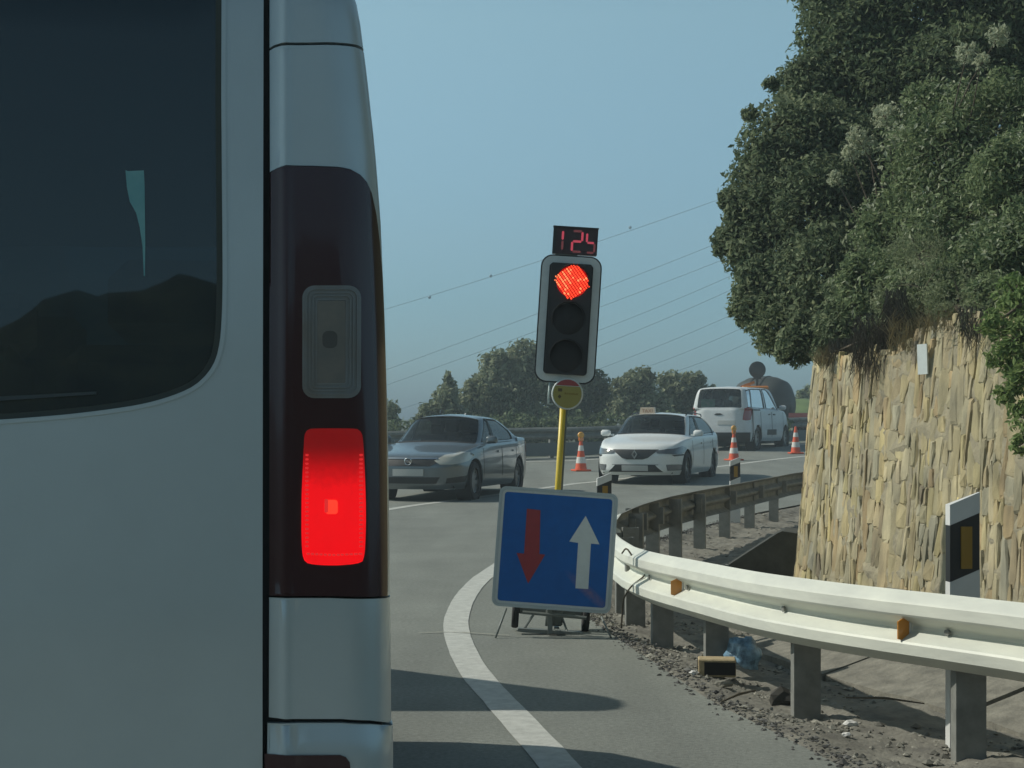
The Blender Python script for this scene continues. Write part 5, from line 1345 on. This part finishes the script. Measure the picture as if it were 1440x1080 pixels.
# --- grey saloon
def det_saloon(root, B, fm, FR, SIDE, RE, patch):
    hl = [(.42,.66),(.55,.755),(.70,.80),(.82,.80),(.86,.74),(.84,.66),(.70,.605),(.52,.60)]
    fr_patch(root, B, fm, FR, hl, M['head_glass'], 'headlight', .012)
    grille_poly(root, B, [(-.46,.63),(-.36,.575),(.36,.575),(.46,.63),(.46,.675),(-.46,.675)], M['black_plastic'], 'upper_grille')
    grille_poly(root, B, [(-.48,.680),(.48,.680),(.46,.705),(-.46,.705)], M['chrome'], 'grille_bar', -.02)
    grille_poly(root, B, [(-.46,.30),(.46,.30),(.52,.40),(-.52,.40)], M['black_plastic'], 'lower_grille')
    fr_patch(root, B, fm, FR, [(.60,.30),(.82,.32),(.84,.42),(.62,.38)], M['black_plastic'], 'fog_lamp_recess', .006)
    grille_poly(root, B, [(-.26,.42),(.26,.42),(.26,.53),(-.26,.53)], M['plate'], 'number_plate', -.022)
    q = B(np.array([0.0]), np.array([2.6]))[0]
    E_ = Matrix.Translation((0, q[1]-.035, .655)) @ FRONT; mb = MB()
    mb.lathe([(.055,-.008),(.068,0),(.055,.008),(.046,0)], E_, 24, closed=True); mb.prism([(-.07,.012),(.0,.004),(-.01,-.010),(.07,-.012),(.0,.0),(.01,.014)], E_, -.004, .006); mb.build('emblem', M['chrome'], root, True)
    for sx in (1,-1): pass
    fr_patch(root, B, fm, RE, [(.60,.72),(.84,.74),(.84,.92),(.62,.90)], M['tail_red'], 'tail_lamp', .006)
    mb = MB(); mb.prism([(-.06,0),(.06,0),(.04,.05)], Matrix.Translation((0,3.15,1.40)) @ FRONT @ Matrix.Rotation(R(90),4,'Y'), -.01, .01); mb.build('aerial_fin', M['white_plastic'], root)
    # side skirt crease
saloon = dict(L=4.60,w=.90,H=1.43,zs=.20,zf=.72,zc=.93,yc=1.22,yrf=1.95,yrr=3.30,yrw=4.02,zrw=1.03,zt=.99,belt=.92,gw=.86,rw=.64,wf=.93,wr=3.63,doors=(1.35,2.45,3.40),handles=(2.2,3.15),
    side_win=[[(4.16,4.12),(4.94,4.12),(4.94,4.90),(4.42,4.90)],[(5.06,4.12),(6.1,4.12),(6.75,4.45),(6.35,4.86),(5.06,4.90)]], spokes=9, side_glass='glass')
build_car('saloon_car', 'grey-blue saloon driving towards us behind the van, partly hidden by it', 'car', saloon, (-1.69,27.7,gzf(-1.69,27.7)), -R(15.5), M['grey_paint'], detail=det_saloon, wheel_r=.32)
# --- white taxi
def det_taxi(root, B, fm, FR, SIDE, RE, patch):
    hl = [(.40,.665),(.62,.70),(.82,.75),(.87,.72),(.86,.64),(.80,.60),(.60,.605),(.44,.62)]
    fr_patch(root, B, fm, FR, hl, M['head_dark'], 'headlight', .012)
    fr_patch(root, B, fm, FR, [(.70,.585),(.85,.60),(.86,.575),(.74,.56)], M['black_plastic'], 'headlight_notch', .012)
    grille_poly(root, B, [(-.46,.69),(-.40,.64),(-.26,.53),(-.16,.50),(.16,.50),(.26,.53),(.40,.64),(.46,.69)], M['black_plastic'], 'upper_grille')
    grille_poly(root, B, [(-.58,.26),(.58,.26),(.46,.40),(-.46,.40)], M['black_plastic'], 'lower_grille')
    fr_patch(root, B, fm, FR, [(.62,.28),(.84,.29),(.86,.38),(.80,.40),(.60,.40)], M['head_dark'], 'fog_lamp', .006)
    fr_patch(root, B, fm, FR, [(.40,.395),(.50,.395),(.64,.255),(.56,.255)], M['white_paint'], 'bumper_blade', .018)
    grille_poly(root, B, [(-.26,.285),(.26,.285),(.26,.385),(-.26,.385)], M['plate'], 'number_plate', -.024)
    q = B(np.array([0.0]), np.array([2.6]))[0]; E_ = Matrix.Translation((0, q[1]-.05, .60)) @ FRONT
    a = [(0,.095),(.062,0),(0,-.095),(-.062,0)]; b_ = [(0,.052),(.030,0),(0,-.052),(-.030,0)]; V, F = [], []
    for hh in (-.01,.015):
        for P_ in (a, b_):
            for x, y in P_: V.append(tuple(E_ @ Vector((x,y,hh))))
    for i in range(4):
        j = (i+1)%4; F += [(8+i,8+j,12+j,12+i),(i,j,8+j,8+i),(4+i,12+i,12+j,4+j)]
    mesh_obj('emblem', V, F, M['chrome'], root)
    fr_patch(root, B, fm, RE, [(.60,.75),(.84,.75),(.84,.92),(.62,.92)], M['tail_red'], 'tail_lamp', .006)
    mb = MB(); Wt = Matrix.Translation((-.22, 2.12, 1.385)); mb.prism([(-.17,.0),(.17,.0),(.145,.15),(-.145,.15)], Wt @ FRONT, -.06, .06); ts = mb.build('taxi_roof_sign', M['taxi_sign'], root)
    tcv = bpy.data.curves.new('txt', 'FONT'); tcv.body = 'TAXI'; tcv.size = .105; tcv.align_x = 'CENTER'; tcv.align_y = 'CENTER'; tcv.extrude = .001; tcv.resolution_u = 2
    to = bpy.data.objects.new('txt', tcv); scene.collection.objects.link(to); bpy.context.view_layer.update()
    me = bpy.data.meshes.new_from_object(to.evaluated_get(bpy.context.evaluated_depsgraph_get())); bpy.data.objects.remove(to)
    me.materials.clear(); me.materials.append(M['taxi_text']); lt = bpy.data.objects.new('lettering', me); lt.matrix_local = Wt @ FRONT @ Matrix.Translation((0,.072,.0625)); link(lt, ts)
    for sx in (1,-1):
        mb = MB(); mb.tube([(sx*.57,2.15,1.37),(sx*.58,2.25,1.40),(sx*.585,2.9,1.42),(sx*.575,3.7,1.39),(sx*.565,3.8,1.35)], .014, 6); mb.build('roof_rail', M['black_plastic'], root, True)
    mb = MB(); mb.prism([(-.10,.0),(.10,.0),(.12,.05),(-.12,.05)], Matrix.Translation((.02, 1.62, 1.02)) @ FRONT, -.02, .02); mb.build('dashboard_card', M['sign_white'], root)
taxi = dict(L=4.55,w=.905,H=1.43,zs=.19,zf=.76,zc=.97,yc=1.12,yrf=1.85,yrr=3.75,yrw=4.35,zrw=1.03,zt=.98,belt=.93,gw=.87,rw=.66,wf=.90,wr=3.58,doors=(1.30,2.40,3.38),handles=(2.15,3.1),
    side_win=[[(4.16,4.12),(4.94,4.12),(4.94,4.90),(4.42,4.90)],[(5.06,4.12),(6.2,4.14),(6.9,4.45),(6.6,4.84),(5.06,4.90)]], spokes=5, rear_glass='glass_dark')
build_car('taxi', 'white taxi with a cream roof sign driving towards us, right of the yellow pole', 'taxi', taxi, (2.40,33.4,gzf(2.4,33.4)), -R(17.5), M['white_paint'], detail=det_taxi, wheel_r=.32)
# --- white people carrier seen from behind
def det_mpv(root, B, fm, FR, SIDE, RE, patch):
    fr_patch(root, B, fm, (6.8,9.6,0,4.6), [(4.08,.86),(4.22,.84),(4.30,.86),(4.30,1.18),(4.22,1.22),(4.10,1.20)], M['tail_red'], 'tail_lamp', .006, ax=(1,2))
    hp = [(.0,.98),(.10,.985),(.12,1.02),(0,1.03)]
    for nm, pts, m, off in (('handle_recess', [(-.13,1.0),(-.06,1.04),(.06,1.04),(.13,1.0),(.05,.985),(-.05,.985)], M['black_plastic'], .012), ('number_plate', [(-.50,.72),(.02,.72),(.02,.84),(-.50,.84)], M['plate'], .012), ('bumper', [(-.80,.24),(.80,.24),(.84,.50),(-.84,.50)], M['black_plastic'], .03)):
        T, V, P = B.table((7.5,11,0,4.6), None)
        def f(x, z):
            i = [int(np.argmin((P[:,0]-abs(a))**2+(P[:,2]-b_)**2)) for a, b_ in zip(x, z)]; Pq, Nq = B.fmap(T[i], V[i]); Pq = Pq.copy(); Pq[:,0] = x; Pq[:,2] = z; Nq = Nq.copy(); Nq[:,0] *= np.sign(x)+(x==0); return Pq, Nq
        patch(pts, f, .10, .08, name=nm, mat=m, parent=root, off=off, rim=.03)
    q = B(np.array([9.6]), np.array([4.35]))[0]
    mb = MB(); mb.box((.36, q[1]-.10, 1.32), (.42,.02,.24), bev=.008); mb.build('sunshade_sheet', M['green_sheet'], root)
    for yy in (2.55,3.45):
        pass
    h_ = B.inv([(3.35,1.12),(3.95,1.12),(3.95,1.15),(3.35,1.15)], SIDE); patch(h_, fm, .1, .1, name='door_runner', mat=M['gap'], parent=root, off=.004, mirror=True)
    h_ = B.inv([(1.9,.42),(2.75,.42),(2.75,.58),(1.9,.58)], SIDE); patch(h_, fm, .1, .1, name='side_moulding', mat=M['black_plastic'], parent=root, off=.012, rim=.01, mirror=True)
    mb = MB()
mpv = dict(L=4.40,w=.92,H=1.82,zs=.24,zf=.90,zc=1.16,yc=1.05,yrf=1.75,yrr=4.22,yrw=4.36,zrw=1.18,zt=1.10,belt=1.14,gw=.93,rw=.76,wf=.85,wr=3.58,doors=(1.15,2.25,3.30),handles=(1.95,2.45),floor=.5,tail=.02,
    side_win=[[(4.12,4.08),(4.92,4.08),(4.92,4.92),(4.50,4.92)],[(5.08,4.08),(6.05,4.08),(6.05,4.90),(5.08,4.92)],[(6.2,4.10),(7.5,4.10),(7.5,4.85),(6.2,4.90)]], side_glass='glass_dark', rear_glass='glass', dark_handles=True,
    rear_win=[(11,4.06),(9.0,4.06),(8.82,4.14),(8.80,4.82),(8.98,4.90),(11,4.90)])
build_car('people_carrier', 'white van-like people carrier driving away behind the taxi', 'van', mpv, (7.76,52.2,gzf(7.2,49.5)-.015), R(154), M['white_paint_dusty'], detail=det_mpv, wheel_r=.33)
# --- added tipper truck, unseen left of the van, its cab shaped to cast the road shadow
tip = thing('tipper_truck', 'parked road works tipper truck whose tall cab throws the rounded shadow on the road', 'truck', (-3.33, 8.47, 0), 0)
def tprism(prof, x0, x1, m, nm, parent=tip):
    Mx = Matrix(((0,0,1,0),(1,0,0,0),(0,1,0,0),(0,0,0,1))); mb = MB(); mb.prism(prof, Mx, x0, x1); return mb.build(nm, m, parent, auto=35)
cab = [(0,.55),(0,2.30),(.03,2.40),(.10,2.47),(.20,2.50),(.34,2.495),(.44,2.44),(.52,2.36),(1.12,1.50),(1.22,1.36),(1.30,1.2),(1.36,.9),(1.36,.55)]
cb = tprism(cab, -.95, .95, M['white_paint_dusty'], 'cab')
for sx in (-1, 1):
    tprism([(.25,1.45),(.25,2.15),(.42,2.20),(.92,1.45)], sx*.951, sx*.956, M['glass_dark'], 'side_window', cb); tprism([(.20,.62),(.20,1.40),(.21,1.40),(.21,.62)], sx*.951, sx*.954, M['gap'], 'door_gap', cb)
mb = MB(); Mw = Matrix.Translation((0,.86,1.93)) @ Matrix.Rotation(math.atan2(.86,.60)*-1+math.pi/2-math.pi/2, 4, 'X'); mb.add([(-.82,.575,2.31),(.82,.575,2.31),(.82,1.10,1.56),(-.82,1.10,1.56)], [(0,1,2,3)]); mb.build('windscreen', M['glass_dark'], cb)
mb = MB()
mb.box((0,-1.75,.62),(.75,4.6,.16)); mb.build('chassis', M['frame_grey'], tip)
mb = MB(); mb.box((0,-1.95,.80),(1.9,3.3,.08)); 
for sx in (-1,1): mb.box((sx*.93,-1.95,1.04),(.05,3.3,.42),bev=.01)
mb.box((0,-.33,1.12),(1.9,.05,.58),bev=.01); mb.box((0,-3.58,1.04),(1.9,.05,.42),bev=.01); mb.build('load_bed', M['yellow'], tip)
for y in (.62, -2.6):
    for sx in (1,-1): wheel(tip, sx*.80, y, .40, w=.24, out=sx)
for sx in (1,-1):
    mb = MB(); mb.box((sx*.72,1.37,.85),(.26,.03,.14),bev=.01); mb.build('headlight', M['head_glass'], tip)

# ------------------------------------------------------------------ dark tank on a red trailer beyond the people carrier, round sign
d = 62; gT = gzf(10,d); c = at(1070, 577, d); tr = thing('tank_trailer', 'dark rounded tank on a low red trailer, showing behind the people carrier', 'trailer', (c.x+.6, d, gT), R(-35))
mb = MB(); W = Matrix.Translation((-.55,0,1.10)) @ Matrix.Rotation(math.pi/2,4,'Y'); mb.lathe([(.001,-1.1),(.5,-1.05),(.85,-.85),(1.0,-.5),(1.05,0),(1.0,.5),(.85,.85),(.5,1.05),(.001,1.1)], W, 28); tk = mb.build('tank', M['tank'], tr, True)
mb = MB()
for x in (-.2,.2): mb.lathe([(1.045,x-.04),(1.06,x-.03),(1.06,x+.03),(1.045,x+.04)], Matrix.Translation((-.55,0,1.10)) @ Matrix.Rotation(math.pi/2,4,'Y'), 28)
mb.build('strap', M['black_matt'], tk)
mb = MB(); mb.box((.6,0,.42),(5.2,1.9,.30),bev=.03); mb.box((2.0,-.9,.62),(2.2,.10,.35)); mb.build('chassis', M['tank_red'], tr)
for x in (-.3,.55,2.3):
    for sx in (1,-1):
        W = Matrix.Translation((x, sx*.85, .30)) @ Matrix.Rotation(math.pi/2,4,'X'); mb = MB(); mb.lathe([(.15,-.1),(.29,-.1),(.30,0),(.29,.1),(.15,.1)], W, 18, closed=True); w_ = mb.build('wheel', M['tyre'], tr, True)
        mb = MB(); mb.lathe([(.001,.06*-sx),(.15,.06*-sx)], W, 14); mb.build('hub', M['frame_grey'], w_)
d = 57.5; p = at(1065, 520, d); rs = thing('round_sign', 'round road sign seen from its dark back above the people carrier', 'road sign', (p.x, d, gzf(p.x,d)))
zc_ = p.z-gzf(p.x,d)
mb = MB(); mb.lathe([(.001,-.012),(.27,-.012),(.285,0),(.27,.012),(.001,.012)], Matrix.Translation((0,0,zc_)) @ FRONT, 28); mb.build('plate_back', M['sign_back'], rs, auto=40)
mb = MB(); mb.box((0,.05,zc_/2-.1),(.08,.05,zc_+.1)); mb.build('post', M['sign_back'], rs)
mb = MB(); mb.box((0,-.02,zc_+.08),(.34,.02,.04)); mb.box((0,-.02,zc_-.10),(.34,.02,.04)); mb.box((0,.0,zc_-.27),(.26,.03,.10)); mb.build('bracket', M['sign_back'], rs)
d = 57.0; p = at(1051,541,d); mb = MB(); mb.box((0,0,0),(.5,.05,.09),rot=Matrix.Rotation(-.35,3,'Y')); mb.box((.25,.03,-.10),(.9,.4,.12),bev=.04); mb.box((0,.15,-.75),(.05,.05,1.3)); 
tag(mb.build('warning_board', M['lamp_orange'], None, loc=p), 'small orange board just above the people carrier roof, left of the round sign', 'board')

# ------------------------------------------------------------------ small things on the verge
def vz(x, y): return verge_z(x, y)
# hollow brick at the foot of the third post
x, y = farp(1008, 9.12); bk = thing('hollow_brick', 'tan hollow brick lying at the foot of a guard rail post', 'brick', (x, y, vz(x,y)+.005), R(-6))
mb = MB(); mb.box((0,0,.048),(.20,.13,.095),bev=.006); o = mb.build('brick_body', M['brick'], bk)
mb = MB()
for j in (-.035,.0,.035): mb.box((-.101,j,.05),(.004,.018,.072))
mb.box((.016,-.0655,.046),(.165,.003,.068)); mb.build('hollow', M['hollow'], bk)
def crumple(name, label, cat, loc, size, m, seed, n=3, sq=(1,1,1)):
    import bmesh
    bm = bmesh.new(); bmesh.ops.create_icosphere(bm, subdivisions=n, radius=1); r = random.Random(seed); ph = [r.uniform(0,6) for _ in range(9)]
    for v in bm.verts:
        c = v.co; k = 1+.22*math.sin(3.1*c.x+ph[0])*math.cos(2.7*c.y+ph[1])+.12*math.sin(7*c.z+ph[2]+3*c.x)+.08*math.sin(11*c.y+ph[3])
        v.co = Vector((c.x*size[0]*k, c.y*size[1]*k, max(-.55,c.z)*size[2]*k))
    me = bpy.data.meshes.new(name); bm.to_mesh(me); bm.free(); me.materials.append(m); me.polygons.foreach_set('use_smooth',[True]*len(me.polygons)) if n > 2 else None
    o = bpy.data.objects.new(name, me); o.location = loc; link(o); return tag(o, label, cat)
x, y = farp(1046, 9.45); crumple('plastic_bag', 'crumpled pale blue plastic bag behind the guard rail', 'plastic bag', (x, y, .045), (.095,.075,.105), M['bag'], 5)
x, y = farp(1098, 8.55); crumple('dark_rock', 'dark lump of rock just left of the second nearest rail post', 'rock', (x, y, vz(x,y)+.03), (.07,.05,.055), mat('dark_stone',(.05,.048,.042),.9), 8, 2)
for i, (px, d, s_, lb) in enumerate(((976,9.05,.020,'small white stone touching the left end of the hollow brick'),(1196,7.95,.026,'scrap of white litter right of the second nearest rail post'),(1190,7.55,.016,'tiny white scrap in front of the second rail post'),(1018,8.75,.034,'flat grey stone lying in front of the hollow brick'))):
    x, y = farp(px, d); crumple('litter' if 'litter' in lb or 'scrap' in lb else 'pebble', lb, 'litter' if 'scrap' in lb else 'stone', (x, y, vz(x,y)+.012), (s_*1.3,s_,s_*.7), M['litter'] if i < 3 else M['concrete'], 20+i, 2)
a, b2 = farp(1014, 8.05), farp(1062, 8.35); mb = MB(); mb.tube([(a[0],a[1],.018),((a[0]+b2[0])/2,(a[1]+b2[1])/2,.03),(b2[0],b2[1],.025)], [.004,.007,.005], 6)
tag(mb.build('stick', M['stick'], None, True), 'thin dry stick lying by the asphalt edge under the rail', 'stick')
a, b2 = farp(1190, 8.1), farp(1300, 7.9); mb = MB(); mb.tube([(a[0],a[1],.03),((a[0]+b2[0])/2,(a[1]+b2[1])/2,.045),(b2[0],b2[1],.035)], [.004,.006,.003], 6)
tag(mb.build('twig', M['stick'], None, True), 'long bare twig on the gravel at the foot of the gutter', 'stick')
# cable over the end of the rail by the sign
q = [at(873,776,11.05),at(880,770,11.0),at(893,788,10.95),at(908,795,10.9),at(903,808,10.85),at(886,822,10.85),at(876,838,10.85),at(874,850,10.85),at(872,880,10.9)]
mb = MB(); mb.tube(curve([tuple(v_-Vector((.0,.12,0))) for v_ in q], 40).tolist(), .006, 6); mb_c = mb.build('loose_cable', M['stick'], None, True); tag(mb_c, 'dark cable hooked over the guard rail beside the blue sign', 'cable')

# ------------------------------------------------------------------ the day's thin haze
mb = MB(); mb.box((0, 25, 8.5), (330, 280, 21.0)); hz = mb.build('haze', None); hz['kind'] = 'stuff'; hz['label'] = 'thin pale daytime haze lying over the whole road'
hm = bpy.data.materials.new('haze'); hm.use_nodes = True; hn = hm.node_tree.nodes; hn.clear()
ho = hn.new('ShaderNodeOutputMaterial'); pv = hn.new('ShaderNodeVolumePrincipled'); pv.inputs['Color'].default_value = (.72,.86,.92,1); pv.inputs['Density'].default_value = HAZE; pv.inputs['Anisotropy'].default_value = .2
hm.node_tree.links.new(pv.outputs[0], ho.inputs['Volume']); hz.data.materials.append(hm)
